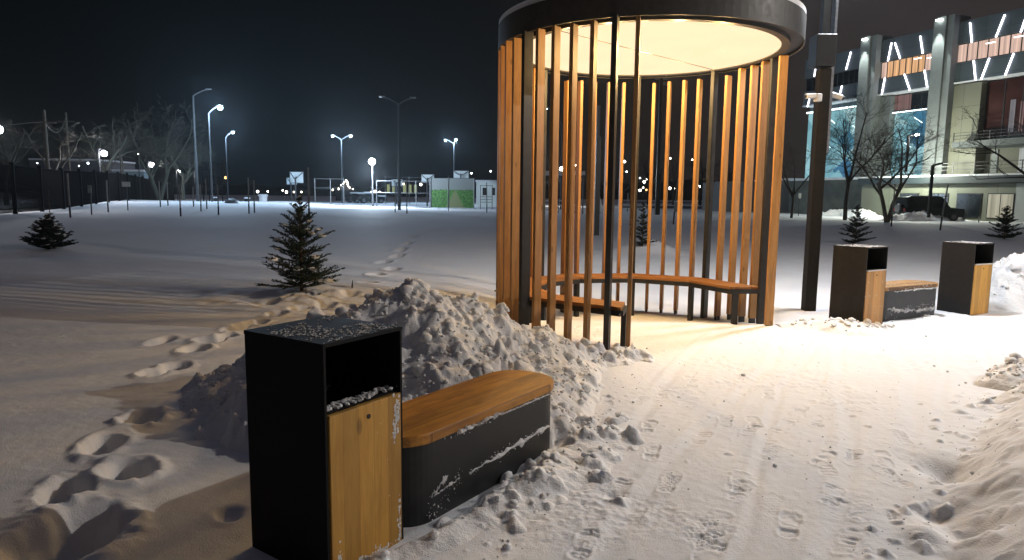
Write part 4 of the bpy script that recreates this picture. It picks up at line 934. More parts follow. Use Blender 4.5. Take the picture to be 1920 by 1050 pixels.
# ---------------------------------------------------------------- bare trees
def bare_tree(x, y, z0, H, seed, label, mat, trunk_r=.16, forks=1, spread=.55, depth=5, fork_h=.28, dense=1., up=.16, tr=None, twr=1.0):
    rr = random.Random(seed)
    o = empty('bare_tree', (x, y, z0), label=label, cat='tree', group='leafless trees')
    tm = MB(); cm_ = MB()
    nk = [0, 7, 7, 6, 5][:depth]
    def limb(p, d, L, r, lev):
        n_ = 6 if lev <= 1 else (4 if lev == 2 else 3); pts = [p]; dd = d.copy(); wob = .07 + .05 * lev
        for i in range(n_):
            dd = (dd + Vector((rr.gauss(0, wob), rr.gauss(0, wob), rr.gauss(0, wob * .6) + up * .22))).normalized(); pts.append(pts[-1] + dd * L / n_)
        r1 = r * .35
        (tm if lev == 0 else cm_).tube(pts, [r + (r1 - r) * i / n_ for i in range(n_ + 1)], 7 if lev == 0 else (5 if lev == 1 else 3), False)
        if lev + 1 >= len(nk): return
        cnt = max(2, int(nk[lev + 1] * dense * rr.uniform(.8, 1.25)))
        for k in range(cnt):
            t = rr.uniform(.22 if lev else .45, .98); ip = min(n_ - 1, int(t * n_)); q = pts[ip].lerp(pts[ip + 1], t * n_ - ip)
            tan = (pts[ip + 1] - pts[ip]).normalized(); ax = Vector((rr.gauss(0, 1), rr.gauss(0, 1), rr.gauss(0, 1))); ax = (ax - tan * ax.dot(tan)).normalized()
            an = R(rr.uniform(28, 58)) * spread / .55; nd = (tan * math.cos(an) + ax * math.sin(an)).normalized()
            if nd.z < -.1: nd.z = abs(nd.z) * .3
            limb(q, nd.normalized(), L * rr.uniform(.42, .66) * (1.15 - .5 * t), max(r * (1 - .6 * t) * rr.uniform(.45, .65), .0045 * twr), lev + 1)
    for f in range(forks):
        a = f * math.pi + .2 if forks > 1 else 0; ln = .30 if forks > 1 else .03
        d0 = Vector((math.cos(a) * ln, math.sin(a) * ln * .5, 1)).normalized(); Lt = H * fork_h * 1.3; top = Vector((0, 0, -.2)) + d0 * Lt
        tm.tube([Vector((0, 0, -.2)), Vector((0, 0, -.2)) + d0 * Lt * .5 + Vector((rr.gauss(0, .06), 0, 0)), top], [trunk_r, trunk_r * .85, trunk_r * .75], 8, False)
        m_ = rr.choice((3, 4)) if forks == 1 else 3; a0_ = rr.uniform(0, 6.28)
        for j in range(m_):
            an = R(rr.uniform(14, 40)) * spread / .5; az = a0_ + 2 * math.pi * j / m_ + rr.uniform(-.3, .3)
            limb(top - d0 * Lt * rr.uniform(0, .35), Vector((math.cos(az) * math.sin(an), math.sin(az) * math.sin(an), math.cos(an))), (H - Lt) * rr.uniform(.72, .98), trunk_r * rr.uniform(.5, .66), 1)
    tm.build('trunk', mat, o, smooth=True); c = cm_.build('crown', mat, o, smooth=True)
    return o
def tree_at(px, pb, ptop, seed, label, mat, Y=None, **k):
    if Y is None: x, y, z_ = hit(px, pb)
    else: x, y, _ = aty(px, pb, Y); z_ = gz(x, y)
    zt = aty(px, ptop, y)[2]; return bare_tree(x, y, z_, (zt - z_), seed, label, mat, **k)
tree_at(1484, 403, 245, 3, 'small dark bare tree between the pavilion and the tall lamp post', MAT['bark_dark'], Y=58, trunk_r=.13, spread=.5, depth=5, twr=1.6)
tree_at(1585, 402, 185, 12, 'dark bare tree in front of the cyan lit glass, left of the forked tree', MAT['bark_dark'], Y=54, trunk_r=.17, spread=.5, depth=5, dense=1.35, twr=1.6)
tree_at(1664, 408, 185, 17, 'forked bare tree with two trunks in front of the building', MAT['bark'], Y=50, trunk_r=.16, forks=2, spread=.72, depth=5, dense=1.35, twr=1.6)
tree_at(1965, 412, 130, 29, 'bare tree at the right photo edge, its dark branches crossing the balcony', MAT['bark_dark'], Y=40, trunk_r=.2, spread=.75, depth=5, twr=2.2, up=.02)
tree_at(12, 385, 205, 31, 'leftmost bare tree behind the fence', MAT['bark_pale'], Y=52, trunk_r=.18, spread=.75, depth=5, twr=2.6)
tree_at(105, 385, 215, 37, 'bare tree behind the fence beside the utility pole', MAT['bark'], Y=58, trunk_r=.17, spread=.7, depth=5, twr=2.6)
tree_at(200, 385, 200, 41, 'bare tree with pale trunk right behind the second globe lamp', MAT['bark_pale'], Y=66, trunk_r=.24, spread=.6, depth=5, twr=2.6)
tree_at(228, 383, 235, 43, 'thin bare tree between two globe lamps behind the fence', MAT['bark'], Y=70, trunk_r=.15, spread=.6, depth=5, twr=2.6)
tree_at(300, 383, 185, 47, 'big spreading pale bare tree lit by the street lamps', MAT['bark_pale'], Y=78, trunk_r=.26, forks=2, spread=.62, depth=5, dense=1.25, twr=2.6)
tree_at(345, 383, 225, 53, 'bare tree with drooping pale twigs left of the tall unlit lamp', MAT['bark_pale'], Y=88, trunk_r=.22, spread=.7, depth=5, dense=1.25, twr=2.6)
for i, (px, pt, Yd) in enumerate(((1165, 300, 130), (1215, 275, 140), (1262, 300, 120), (1312, 280, 135), (1350, 300, 110))):
    tree_at(px, 392, pt, 60 + i, ['dark bare tree far behind the pavilion, leftmost of its row', 'dark bare tree far behind the pavilion, second from the left of its row', 'dark bare tree far behind the middle of the pavilion', 'dark bare tree far behind the right slats', 'dark bare tree before the low pale wall behind the right slats'][i], MAT['bark_dark'], Y=Yd, trunk_r=.3, spread=.6, depth=4, twr=5)

# ---------------------------------------------------------------- left boundary fence
pa = np.array(hit(38, 411)[:2]); pb_ = np.array([-44.5, 84.0])
pa = np.array([-27.3, 37.6]); dirf = (pb_ - pa); Lf = np.hypot(*dirf); dirf /= Lf
fz = empty('boundary_fence', (pa[0], pa[1], 0), math.atan2(dirf[1], dirf[0]), label='long dark railing fence with thick posts running along the left of the field', cat='fence')
npan = 17; sp = 5.05; zf = lambda u: gz(pa[0] + dirf[0] * u, pa[1] + dirf[1] * u)
fence_post = MB(); 
for i in range(-2, npan - 1):
    u = i * sp; zz = zf(u); m = MB(); m.box((u, 0, zz + 1.35), (.16, .20, 2.9)); m.build('post', MAT['fence'], fz)
for i in range(-2, npan - 2):
    u = i * sp; z0, z1 = zf(u), zf(u + sp); m = MB()
    nb = 34 if i < 6 else 22
    for k in range(nb):
        t = (k + .5) / nb; zz = z0 + (z1 - z0) * t; m.box((u + sp * t, 0, zz + 1.35), (.028, .03, 2.55))
    for hh in (2.62, 1.3, .28): 
        m.box((u + sp / 2, .03, (z0 + z1) / 2 + hh), (sp, .03, .06))
    m.build('bar_panel', MAT['fence'], fz)
# utility poles and wires behind the fence
def util(px, pt, Y, label, arms=True):
    x, _, zt = aty(px, pt, Y); z0 = gz(x, Y); H = zt - z0; o = empty('utility_pole', (x, Y, z0), label=label, cat='utility pole', group='utility poles behind the fence')
    m = MB(); m.tube([(0, 0, -.2), (0, 0, H)], [.17, .11], 8); m.build('pole', MAT['bark'], o)
    if arms: m = MB(); m.box((0, 0, H - 1.0), (1.8, .1, .1)); m.build('crossarm', MAT['bark'], o); m = MB(); m.box((-.9, 0, H - 3), (1.5, .08, .08)); m.build('crossarm', MAT['bark'], o)
    return Vector((x, Y, zt))
A_ = util(82, 206, 56, 'thicker utility pole with crossarms behind the fence at the left'); B_ = util(123, 211, 80, 'thinner utility pole right of the thicker one, behind the fence')
for a, b, lab in ((A_ + Vector((0, 0, -1)), B_ + Vector((0, 0, -.6)), 'dark overhead wire between the two utility poles'), (Vector((-60, 50, A_.z - .7)), A_ + Vector((0, 0, -.9)), 'pale overhead wire leaving the thick utility pole to the left')):
    m = MB(); m.tube([a.lerp(b, t) - Vector((0, 0, 1.2 * math.sin(math.pi * t))) for t in np.linspace(0, 1, 14)], .03, 4); m.build('overhead_wire', MAT['galv'], label=lab, cat='wire')
# low pale buildings behind the fence
def low_building(name, pxl, pxr, pt, Y, depth_, mat, label, pb=None, wins=(), roofsnow=True):
    xl, _, zt = aty(pxl, pt, Y); xr = aty(pxr, pt, Y)[0]; z0 = -.3; W = xr - xl
    o = empty(name, ((xl + xr) / 2, Y, 0), label=label, cat='building')
    m = MB(); m.box((0, depth_ / 2, (zt + z0) / 2), (W, depth_, zt - z0), bev=.02); m.build('wall', mat, o)
    if roofsnow: m = MB(); m.box((0, depth_ / 2, zt + .13), (W + .3, depth_ + .3, .26), bev=.1); m.build('roof', MAT['cap'], o)
    for a, b, c, d in wins:
        x0, _, z1 = aty(a, c, Y); x1, _, z2 = aty(b, d, Y); m = MB(); m.box(((x0 + x1) / 2 - o.location.x, -.02, (z1 + z2) / 2), (x1 - x0, .06, z1 - z2)); f = m.build('window', MAT['black'], o)
        m = MB(); m.box(((x0 + x1) / 2 - o.location.x, -.06, z2 - .04), (x1 - x0 + .2, .12, .08)); m.build('sill', MAT['white'], f)
    return o
low_building('low_building', 203, 270, 321, 96, 1.6, plain('pale_render', (.20, .26, .28), .8), 'low pale blue building behind the fence between two globe lamps')
low_building('low_building', 55, 185, 300, 105, 10, plain('grey_render', (.10, .10, .11), .9, 0, .3), 'dim grey building behind the trees at the far left')
low_building('low_building', 893, 1020, 341, 92, 6, plain('white_panel_wall', (.72, .78, .76), .7, 0, .06, 1), 'small white panel building right of the green court banner', wins=[(905, 912, 352, 366), (922, 928, 352, 366)])
low_building('low_building', 1352, 1462, 340, 84, 8, plain('dim_render', (.14, .14, .14), .9, 0, .2), 'low dim wall building seen between the right-hand slats', roofsnow=False)
low_building('low_building', 1462, 1640, 338, 80, 8, plain('snowy_render', (.36, .37, .35), .9, 0, .1, 2), 'low pale wall building behind the small bare tree right of the pavilion', roofsnow=True)

# ---------------------------------------------------------------- sports court: hoops, fences, banner
HOOPW = plain('backboard', (.55, .62, .64), .5)
def hoop(pl, pr_, pt, pb, Y, label, ang=0):
    xl, _, zt = aty(pl, pt, Y); xr, _, _ = aty(pr_, pt, Y); zb = aty(pl, pb, Y)[2]; W = xr - xl; x = (xl + xr) / 2; z0 = gz(x, Y); h_ = zt - zb
    o = empty('basketball_hoop', (x, Y, z0), ang, label=label, cat='basketball hoop', group='basketball hoops on the court')
    zt -= z0; zb -= z0; c = (zt + zb) / 2
    m = MB(); m.box((0, 0, c), (W, .05, h_)); m.build('backboard', HOOPW, o)
    m = MB()
    for s in (-1, 1):
        m.box((s * W / 2, -.03, c), (.06, .08, h_ + .06)); m.tube([(s * W * .44, -.06, zt - .1), (s * W * .08, -.5, c - h_ * .1)], .05, 5)
    m.box((0, -.03, zt), (W, .08, .06)); m.box((0, -.03, zb), (W, .08, .06)); m.build('frame', MAT['steel_grey'], o)
    m = MB(); m.tube([(0, -.5, -.1), (0, -.5, c - .1), (0, 0, c)], .10, 8); m.build('post', MAT['steel_grey'], o)
hoop(543, 569, 322, 343, 78, 'brighter front backboard of the left hoop pair, above the big spruce'); hoop(537, 557, 333, 346, 100, 'smaller rear backboard of the left hoop pair'); hoop(734, 755, 336, 349, 95, 'hoop left of the green banner, half hidden by the unlit twin lamp')
hoop(790, 814, 327, 342, 84, 'hoop rising just left of the green banner'); hoop(850, 879, 320, 334, 84, 'hoop rising above the top edge of the green banner')
def court_fence(cols, pt, pb, Y, label, rails, mt='galv'):
    X0 = aty(cols[0], pt, Y)[0]; z0 = gz(X0, Y); o = empty('court_fence', (X0, Y, z0), label=label, cat='fence', group='wire court fences')
    zt = aty(cols[0], pt, Y)[2] - z0; xs_ = [aty(c, pt, Y)[0] - X0 for c in cols]
    for q in xs_: m = MB(); m.tube([(q, 0, -.1), (q, 0, zt)], .045, 6); m.build('post', MAT[mt], o)
    for rr in rails: zz = aty(cols[0], rr, Y)[2] - z0; m = MB(); m.tube([(0, 0, zz), (xs_[-1], 0, zz)], .03, 5); m.build('rail', MAT[mt], o)
court_fence([590, 619, 644], 334, 387, 76, 'low wire court fence left of the floodlight', [335, 352, 383]); court_fence([706, 780, 806], 338, 389, 72, 'wire court fence around the unlit twin lamp and hoop', [339, 361, 388])
court_fence([379, 390, 402, 415, 424], 303, 379, 67, 'tall dark cage fence at the foot of the lit street lamps', [304, 318, 332, 346, 360], 'fence')
court_fence([722, 749, 767, 801], 330, 386, 98, 'rear wire court fence left of the green banner', [332, 362, 383]); court_fence([901, 923], 347, 389, 74, 'small metal frame with rails in front of the white building', [348, 369, 374, 379])
bm_, n, b = newmat('printed_banner'); t = N(n, 'ShaderNodeTexCoord'); sp_ = N(n, 'ShaderNodeSeparateXYZ'); n.links.new(t.outputs['Generated'], sp_.inputs[0])
zn = N(n, 'ShaderNodeTexNoise'); zn.inputs['Scale'].default_value = 5; zn.inputs['Detail'].default_value = 6; n.links.new(t.outputs['Object'], zn.inputs['Vector'])
gr = ramp(n, [(.35, (.012, .045, .008)), (.62, (.06, .17, .03))]); n.links.new(zn.outputs[0], gr.inputs[0])
ad = N(n, 'ShaderNodeMath', operation='MULTIPLY_ADD'); ad.inputs[1].default_value = .10; n.links.new(zn.outputs[0], ad.inputs[0]); n.links.new(sp_.outputs['Z'], ad.inputs[2])
st = ramp(n, [(.655, (0,) * 3), (.665, (1,) * 3)]); n.links.new(ad.outputs[0], st.inputs[0])
mx = N(n, 'ShaderNodeMix'); mx.data_type = 'RGBA'; n.links.new(st.outputs[0], mx.inputs[0]); n.links.new(gr.outputs[0], mx.inputs[6]); mx.inputs[7].default_value = (.15, .165, .16, 1)
# sandy path wedge printed on it
ax = N(n, 'ShaderNodeMath', operation='SUBTRACT'); ax.inputs[1].default_value = .56; n.links.new(sp_.outputs['X'], ax.inputs[0]); ab = N(n, 'ShaderNodeMath', operation='ABSOLUTE'); n.links.new(ax.outputs[0], ab.inputs[0])
wg = N(n, 'ShaderNodeMath', operation='MULTIPLY_ADD'); wg.inputs[1].default_value = .35; n.links.new(sp_.outputs['Z'], wg.inputs[0]); n.links.new(ab.outputs[0], wg.inputs[2])
wr = ramp(n, [(.20, (1,) * 3), (.23, (0,) * 3)]); n.links.new(wg.outputs[0], wr.inputs[0]); mx2 = N(n, 'ShaderNodeMix'); mx2.data_type = 'RGBA'
n.links.new(wr.outputs[0], mx2.inputs[0]); n.links.new(mx.outputs[2], mx2.inputs[6]); mx2.inputs[7].default_value = (.12, .14, .06, 1); n.links.new(mx2.outputs[2], b.inputs['Base Color'])
Yb = 77; x0, _, zt = aty(808, 334, Yb); x1 = aty(889, 334, Yb)[0]; zb = aty(808, 389, Yb)[2]
bo = empty('court_banner', ((x0 + x1) / 2, Yb, 0), label='grey and green printed banner wall beside the sports court', cat='banner')
m = MB(); m.box((0, 0, (zt + zb) / 2), (x1 - x0, .05, zt - zb)); m.build('banner_sheet', bm_, bo)
for q in (-.5, -.1, .5): m = MB(); m.tube([((x1 - x0) * q, -.06, -.2), ((x1 - x0) * q, -.06, zt + .05)], .05, 6); m.build('post', MAT['galv'], bo)
xq = aty(841, 329, 62)[0]; m = MB(); m.tube([(0, 0, -.2), (0, 0, aty(841, 329, 62)[2])], .05, 6); m.build('fence_pole', MAT['galv'], loc=(xq, 62, 0), label='thin metal pole standing before the middle of the green banner', cat='pole')
# litter bins and stones with snow caps, parked cars, lit tower
for px, pt, pb, wd, Y, lab, dk in ((402, 369, 380, .6, 72, 'dark litter bin with snow cap left of the first hoop', 1), (463, 370, 380, .6, 72, 'dark litter bin with snow cap near two stakes', 1), (493, 364, 381, 1.1, 80, 'white snow-covered column on the snow left of the hoop', 0)):
    x, _, zt = aty(px, pt, Y); z0 = gz(x, Y); H = zt - z0; o = empty('snowy_bin', (x, Y, z0), label=lab, cat='litter bin')
    m = MB(); m.tube([(0, 0, -.2), (0, 0, H * .75)], wd * .42, 12); m.build('body', MAT['black'] if dk else MAT['cap'], o)
    m = MB(); m.tube([(0, 0, H * .72), (0, 0, H * .9), (0, 0, H)], [wd * .5, wd * .55, wd * .35], 12); m.build('snow_cap', MAT['cap'], o)
x, y, z_ = hit(434, 381); m = MB(); m.ball((0, 0, .1), .55, 10, .6, .2, 3); m.build('stone', MAT['galv'], loc=(x, y, z_), smooth=True, label='lone snow-dusted stone on the snow crest', cat='stone')
def car(x, y, z0, ang, Lc, Hc, paint, label, snowy=False, name='parked_car', wagon=False):
    o = empty(name, (x, y, z0), ang, label=label, cat='car'); Wc = 1.85; h = Lc / 2
    prof = [(-h, .45), (-h, .85), (-h + .1, .98), (-h + 1.15, 1.08), (-h + 1.15, 1.08), (h - .12, 1.10), (h, .9), (h, .45), (h - .2, .32), (-h + .2, .32)]
    def side(pr, w, taper=0):
        n_ = len(pr); m = MB(); m.add([(a, -w + (taper if b > 1.3 else 0), b) for a, b in pr] + [(a, w - (taper if b > 1.3 else 0), b) for a, b in pr], [tuple(range(n_ - 1, -1, -1)), tuple(range(n_, 2 * n_))] + [(i, (i + 1) % n_, n_ + (i + 1) % n_, n_ + i) for i in range(n_)]); return m
    side(prof, Wc / 2).build('body', paint, o)
    if wagon: cab = [(-h + 1.1, 1.05), (-h + 1.75, Hc - .08), (-h + 2.1, Hc), (h - .45, Hc), (h - .2, Hc - .1), (h - .04, 1.08)]
    else: cab = [(-h + 1.1, 1.05), (-h + 1.9, Hc - .04), (-h + 2.2, Hc), (h - 1.3, Hc), (h - .5, 1.08)]
    side(cab, Wc / 2 - .06, .12).build('cabin', paint, o)
    win_ = [(a + (0.18 if a < 0 else -.18), min(b, Hc - .12) if b > 1.2 else b + .06) for a, b in cab]
    gl = plain('car_glass', (.01, .012, .014), .1, 0, .0)
    for a, b in ((.04, .46), (.52, .94)):
        m = MB(); xa = win_[0][0] + (win_[-1][0] - win_[0][0]) * a; xb = win_[0][0] + (win_[-1][0] - win_[0][0]) * b; sh_ = .45 if a < .1 else 0.05; zz = Hc - .14
        q = [(xa, 1.13), (xa + sh_, zz), (xb, zz), (xb, 1.13)]; 
        for sg in (-1, 1): m = MB(); m.add([(p, sg * (Wc / 2 - .03 - (0 if z < 1.3 else .07)), z) for p, z in q], [(0, 1, 2, 3)]); m.build('side_window', gl, o)
    for sx in (-h + .85, h - .85):
        for sy in (-1, 1):
            m = MB(); m.tube([(sx, sy * (Wc / 2 - .22), .34), (sx, sy * (Wc / 2 + .01), .34)], .35, 18); wv = m.build('wheel', MAT['black'], o); m = MB(); m.tube([(sx, sy * (Wc / 2 + .012), .34), (sx, sy * (Wc / 2 + .02), .34)], .2, 12); m.build('rim', MAT['galv'], wv)
    for sy in (-1, 1):
        m = MB(); m.box((h + .005, sy * (Wc / 2 - .2), .88), (.03, .26, .22)); m.build('tail_light', plain('tail_lens', (.25, .02, .02), .2), o)
        m = MB(); m.box((-h - .005, sy * (Wc / 2 - .3), .78), (.03, .4, .16)); m.build('headlight', plain('head_lens', (.5, .5, .5), .2), o)
    if wagon:
        m = MB(); m.tube([(h + .02, .0, .98), (h + .2, .0, .98)], .36, 20); m.build('spare_wheel', MAT['galv'], o); m = MB(); m.box((0, 0, Hc + .03), (Lc * .5, Wc - .5, .05)); m.build('roof_snow', MAT['cap'], o)
    if snowy:
        m = MB(); m.box(((cab[2][0] + cab[3][0]) / 2, 0, Hc + .12), (cab[3][0] - cab[2][0] + .7, Wc - .2, .28), bev=.12); m.box((-h + .7, 0, 1.12), (1.3, Wc - .1, .2), bev=.09); m.build('snow_cover', MAT['cap'], o)
    return o
dkp = plain('dark_car_paint', (.012, .016, .016), .25, .3, .05)
car(33.6, 55.5, 0, R(168 + 12), 4.7, 1.95, dkp, 'dark off-road car parked before the building, seen over the snow bank', wagon=True)
for px, Y, lab in ((670, 118, 'snow-covered car left of the floodlight pole, leftmost of three'), (684, 112, 'snow-covered car just left of the floodlight pole, middle of three'), (697, 105, 'snow-covered car behind the floodlight pole')):
    x = aty(px, 370, Y)[0]; car(x, Y, gz(x, Y), R(200), 4.3, 1.5, dkp, lab, snowy=True)
x, _, zt = aty(650, 338, 150); o = empty('lit_pavilion', (x, 150, 0), label='small far pavilion with pointed roof strung with lights', cat='building')
m = MB(); m.box((0, 0, 1.2), (4, 4, 2.4)); m.build('wall', MAT['black'], o); m = MB(); m.tube([(0, 0, 2.4), (0, 0, 3.2), (0, 0, zt)], [2.6, 1.5, .05], 10); m.build('roof', MAT['steel'], o)
for i in range(14):
    t = i / 13; m = MB(); m.ball(((1 - t) * 1.9 * (1 if i % 2 else -1) * random.uniform(.2, 1), -1.6 * (1 - t) - .3, 2.6 + (zt - 2.6) * t), .13, 6); m.build('string_bulb', DOT, o)
# yellow fence stripes of a far site
x0 = aty(728, 355, 120)[0]; o = empty('far_barrier', (x0, 120, 0), label='row of yellow-green lit panels beyond the court fence', cat='barrier')
for i in range(6): m = MB(); m.box((i * .95, 0, aty(728, 354, 120)[2]), (.5, .08, 1.5)); m.build('panel', emis('yellow_panel%d' % i, (.55, .6, .12), .35), o)

# play pavilion seen through the slats
Yp = 62; x0, _, zt = aty(1019, 320, Yp); x1 = aty(1097, 320, Yp)[0]; z0 = gz(x0, Yp); o = empty('play_shelter', (x0, Yp, z0), label='flat-roofed white play shelter with snowy steps seen through the left slats', cat='shelter'); Wp = x1 - x0; Hp = zt - z0
m = MB(); m.box((Wp / 2, 1.5, Hp - .16), (Wp, 3.2, .32), bev=.03); m.build('roof', MAT['white'], o)
for q in (.04, .97):
    for yy in (.2, 2.8): m = MB(); m.box((Wp * q, yy, (Hp - .3) / 2), (.12, .12, Hp - .3)); m.build('post', MAT['galv'], o)
for q in (.40, .80): m = MB(); m.box((Wp * q, 1.5, (Hp - .3) / 2), (.08, .08, Hp - .3)); m.build('post', MAT['steel'], o)
for hh, yy in ((.35, .1), (.75, 1.0), (1.15, 2.2)): m = MB(); m.box((Wp / 2, yy, hh), (Wp * .95, .35, .09)); m.build('step', MAT['cap'], o)
for hh in (.55, .95, 1.5): m = MB(); m.box((Wp / 2, 2.9, hh), (Wp, .05, .05)); m.build('rail', MAT['steel'], o)
x, _, zt = aty(1126, 341, 66); o = empty('play_slide', (x, 66, gz(x, 66)), label='pale curved play frame right of the white play shelter', cat='play frame')
m = MB(); m.tube([(-.1, 0, -.2), (-.1, 0, 2.0)], .09, 8); m.build('post', MAT['galv'], o); m = MB(); m.tube([(-.9 + .3 * t, 0, zt - .6 * t * t * .4) for t in np.linspace(0, 4.2, 10)], .16, 8); m.build('slide_tube', MAT['white'], o)
x, y, z_ = hit(1271, 397); o = empty('utility_cabinet', (x, y, z_), label='small grey cabinet beside the leaning stake behind the slats', cat='cabinet')
m = MB(); m.box((0, 0, .55), (.8, .5, 1.2), bev=.03); m.build('body', MAT['galv'], o); m = MB(); m.box((0, 0, 1.2), (.84, .54, .12), bev=.04); m.build('snow_cap', MAT['cap'], o)
for i, py in enumerate((376, 386)):
    x0, y0, z_ = hit(1160, py + 4); x1 = hit(1350, py + 4)[0]; o = empty('park_wall', (x0, y0, z_), label=['far low kerb wall with snow top behind the pavilion', 'nearer low kerb wall with snow top behind the pavilion'][i], cat='low wall')
    m = MB(); m.box(((x1 - x0) / 2, 0, .15), (x1 - x0, .4, .5)); m.build('wall', MAT['galv'], o); m = MB(); m.box(((x1 - x0) / 2, 0, .45), (x1 - x0 + .1, .5, .12), bev=.04); m.build('snow_cap', MAT['cap'], o)

# ---------------------------------------------------------------- the lit building on the right
P0 = np.array([40.4, 55., 0]); fd = np.array([-.375, .927]) / math.hypot(.375, .927); xa = np.array([-fd[0], -fd[1], 0]); ya = np.array([fd[1], -fd[0], 0]) 
bld = empty('office_building', (P0[0], P0[1], 0), math.atan2(xa[1], xa[0]), label='large modern grey building with slanted light tubes and lit window bands at the right', cat='building')
def fac(px, py, off=0):
    o_ = P0 - ya * off; r_ = ray(px, py); t_ = ((o_ - CAMP) @ ya) / (r_ @ ya); p = CAMP + r_ * t_; return float((p - P0) @ xa), float(p[2])
def fbox(x0, x1, z0, z1, off, th, name, mat, parent=None, bev=0):
    m = MB(); m.box(((x0 + x1) / 2, -off + th / 2, (z0 + z1) / 2), (abs(x1 - x0), th, abs(z1 - z0)), bev=bev); return m.build(name, mat, parent or bld)
CLAD = plain('grey_cladding', (.050, .072, .085), .6, 0, .08, 2); CLADL = plain('pale_column', (.18, .195, .19), .7, 0, .08, 2); BEIGE = plain('beige_render', (.22, .22, .155), .85, 0, .08, .6)
def panelled(name, c, px_, pz_):
    m, n, b = newmat(name); b.inputs['Roughness'].default_value = .55; t = N(n, 'ShaderNodeTexCoord'); br = N(n, 'ShaderNodeTexBrick'); br.offset = 0
    mp_ = N(n, 'ShaderNodeMapping'); mp_.inputs['Rotation'].default_value = (R(90), 0, 0); n.links.new(t.outputs['Object'], mp_.inputs[0]); n.links.new(mp_.outputs[0], br.inputs['Vector'])
    br.inputs['Scale'].default_value = 1; br.inputs['Brick Width'].default_value = px_; br.inputs['Row Height'].default_value = pz_; br.inputs['Mortar Size'].default_value = .02
    br.inputs['Color1'].default_value = (*c, 1); br.inputs['Color2'].default_value = (*[x * .85 for x in c], 1); br.inputs['Mortar'].default_value = (*[x * .45 for x in c], 1)
    n.links.new(br.outputs['Color'], b.inputs['Base Color']); return m
CL2 = panelled('panelled_cladding', (.075, .095, .105), 1.9, 1.2); BE2 = panelled('panelled_render', (.20, .20, .145), 2.6, 2.4)
fbox(-23.4, 8, -.5, 16.7, -1.2, 18, 'core', CLAD)
fbox(-23.2, -15.3, 14.6, 16.55, .1, 1.3, 'cladding_band', CL2); fbox(-13.9, -7.7, 14.75, 16.75, .1, 1.3, 'cladding_band', CL2); fbox(-6.3, 6, 14.95, 16.75, .1, 1.3, 'cladding_band', CL2)
fbox(-23.2, -15.3, 11.75, 13.2, .1, 1.3, 'cladding_band', CL2); fbox(-13.9, -7.7, 11.75, 13.15, .1, 1.3, 'cladding_band', CL2); fbox(-6.3, 6, 11.75, 13.35, .1, 1.3, 'cladding_band', CL2)
for a, b in ((-23.2, -15.3), (-13.9, -7.7), (-6.3, 6)): fbox(a, b, 11.62, 11.745, .16, 1.4, 'snowy_ledge', MAT['cap'])
for c, w_, zt_ in ((-14.65, 1.5, 17.25), (-7.05, 1.55, 17.35)):
    fbox(c - w_ / 2, c + w_ / 2 - .45, 3.9, zt_, .95, 2.2, 'pillar', CLADL); fbox(c + w_ / 2 - .44, c + w_ / 2 + .15, 3.9, zt_ + .03, .75, 2.0, 'pillar_return', CLADL)
    m = MB(); m.box((c - .2, -1.10, zt_ - .25), (.5, .22, .12)); sp2 = m.build('spot_lamp', emis('spot_lens%d' % int(-c), (.9, 1, .95), 14), bld)
    l = bpy.data.lights.new('spot_light', 'SPOT'); l.energy = 2600; l.color = (.9, 1, .95); l.spot_size = R(50); l.shadow_soft_size = .1; lo = bpy.data.objects.new('spot_light', l); col.objects.link(lo); lo.parent = bld; lo.location = (c - .2, -1.35, zt_ - .35); lo.rotation_euler = (R(-6), 0, 0)
def curtain(name, c, s):
    m, n, b = newmat(name); t = N(n, 'ShaderNodeTexCoord'); wv = N(n, 'ShaderNodeTexNoise'); mp_ = N(n, 'ShaderNodeMapping'); mp_.inputs['Scale'].default_value = (3.5, .2, .12)
    n.links.new(t.outputs['Object'], mp_.inputs[0]); n.links.new(mp_.outputs[0], wv.inputs['Vector']); wv.inputs['Scale'].default_value = 1.2; wv.inputs['Detail'].default_value = 3
    r_ = ramp(n, [(.3, tuple(x * .55 for x in c)), (.7, tuple(x * 1.25 for x in c))]); n.links.new(wv.outputs[0], r_.inputs[0]); n.links.new(r_.outputs[0], b.inputs['Emission Color']); b.inputs['Emission Strength'].default_value = s; b.inputs['Base Color'].default_value = (.05, .04, .03, 1); return m
WARM = curtain('lit_curtain_warm', (.66, .36, .17), 1.25); PINK = curtain('lit_curtain_pink', (.62, .42, .34), 1.2); DARKW = plain('dark_window_glass', (.012, .016, .020), .15, 0, .1); FR = plain('window_mullion', (.015, .018, .02), .5)
def strip_windows(x0, x1, z0, z1, n_, mats, off=-.15, widths=None):
    for i in range(n_):
        a = x0 + (x1 - x0) * i / n_; b = x0 + (x1 - x0) * (i + 1) / n_; f = fbox(a + .005, b - .005, z0, z1, off + .06, .06, 'window', FR)
        fbox(a + .06, b - .06, z0 + .06, z1 - .06, off + .075, .04, 'pane', mats[i % len(mats)], f)
strip_windows(-13.7, -7.9, 13.18, 14.73, 9, [PINK, WARM, WARM, WARM, WARM, WARM, WARM, PINK, DARKW]); strip_windows(-6.2, 6, 13.38, 14.93, 14, [PINK]); strip_windows(-23.1, -15.4, 13.22, 14.58, 11, [DARKW])
for a, z in ((-8.6, 14.3), (-9.9, 14.45), (-3.4, 14.55), (-1.2, 14.6)):
    m = MB(); m.box((a, .02, z), (.7, .12, .06)); m.build('ceiling_lamp', emis('office_lamp%d' % int(-a * 10), (1, .95, .9), 3), bld)
TUBE = emis('white_light_tube', (.86, .86, 1.0), 6.5)
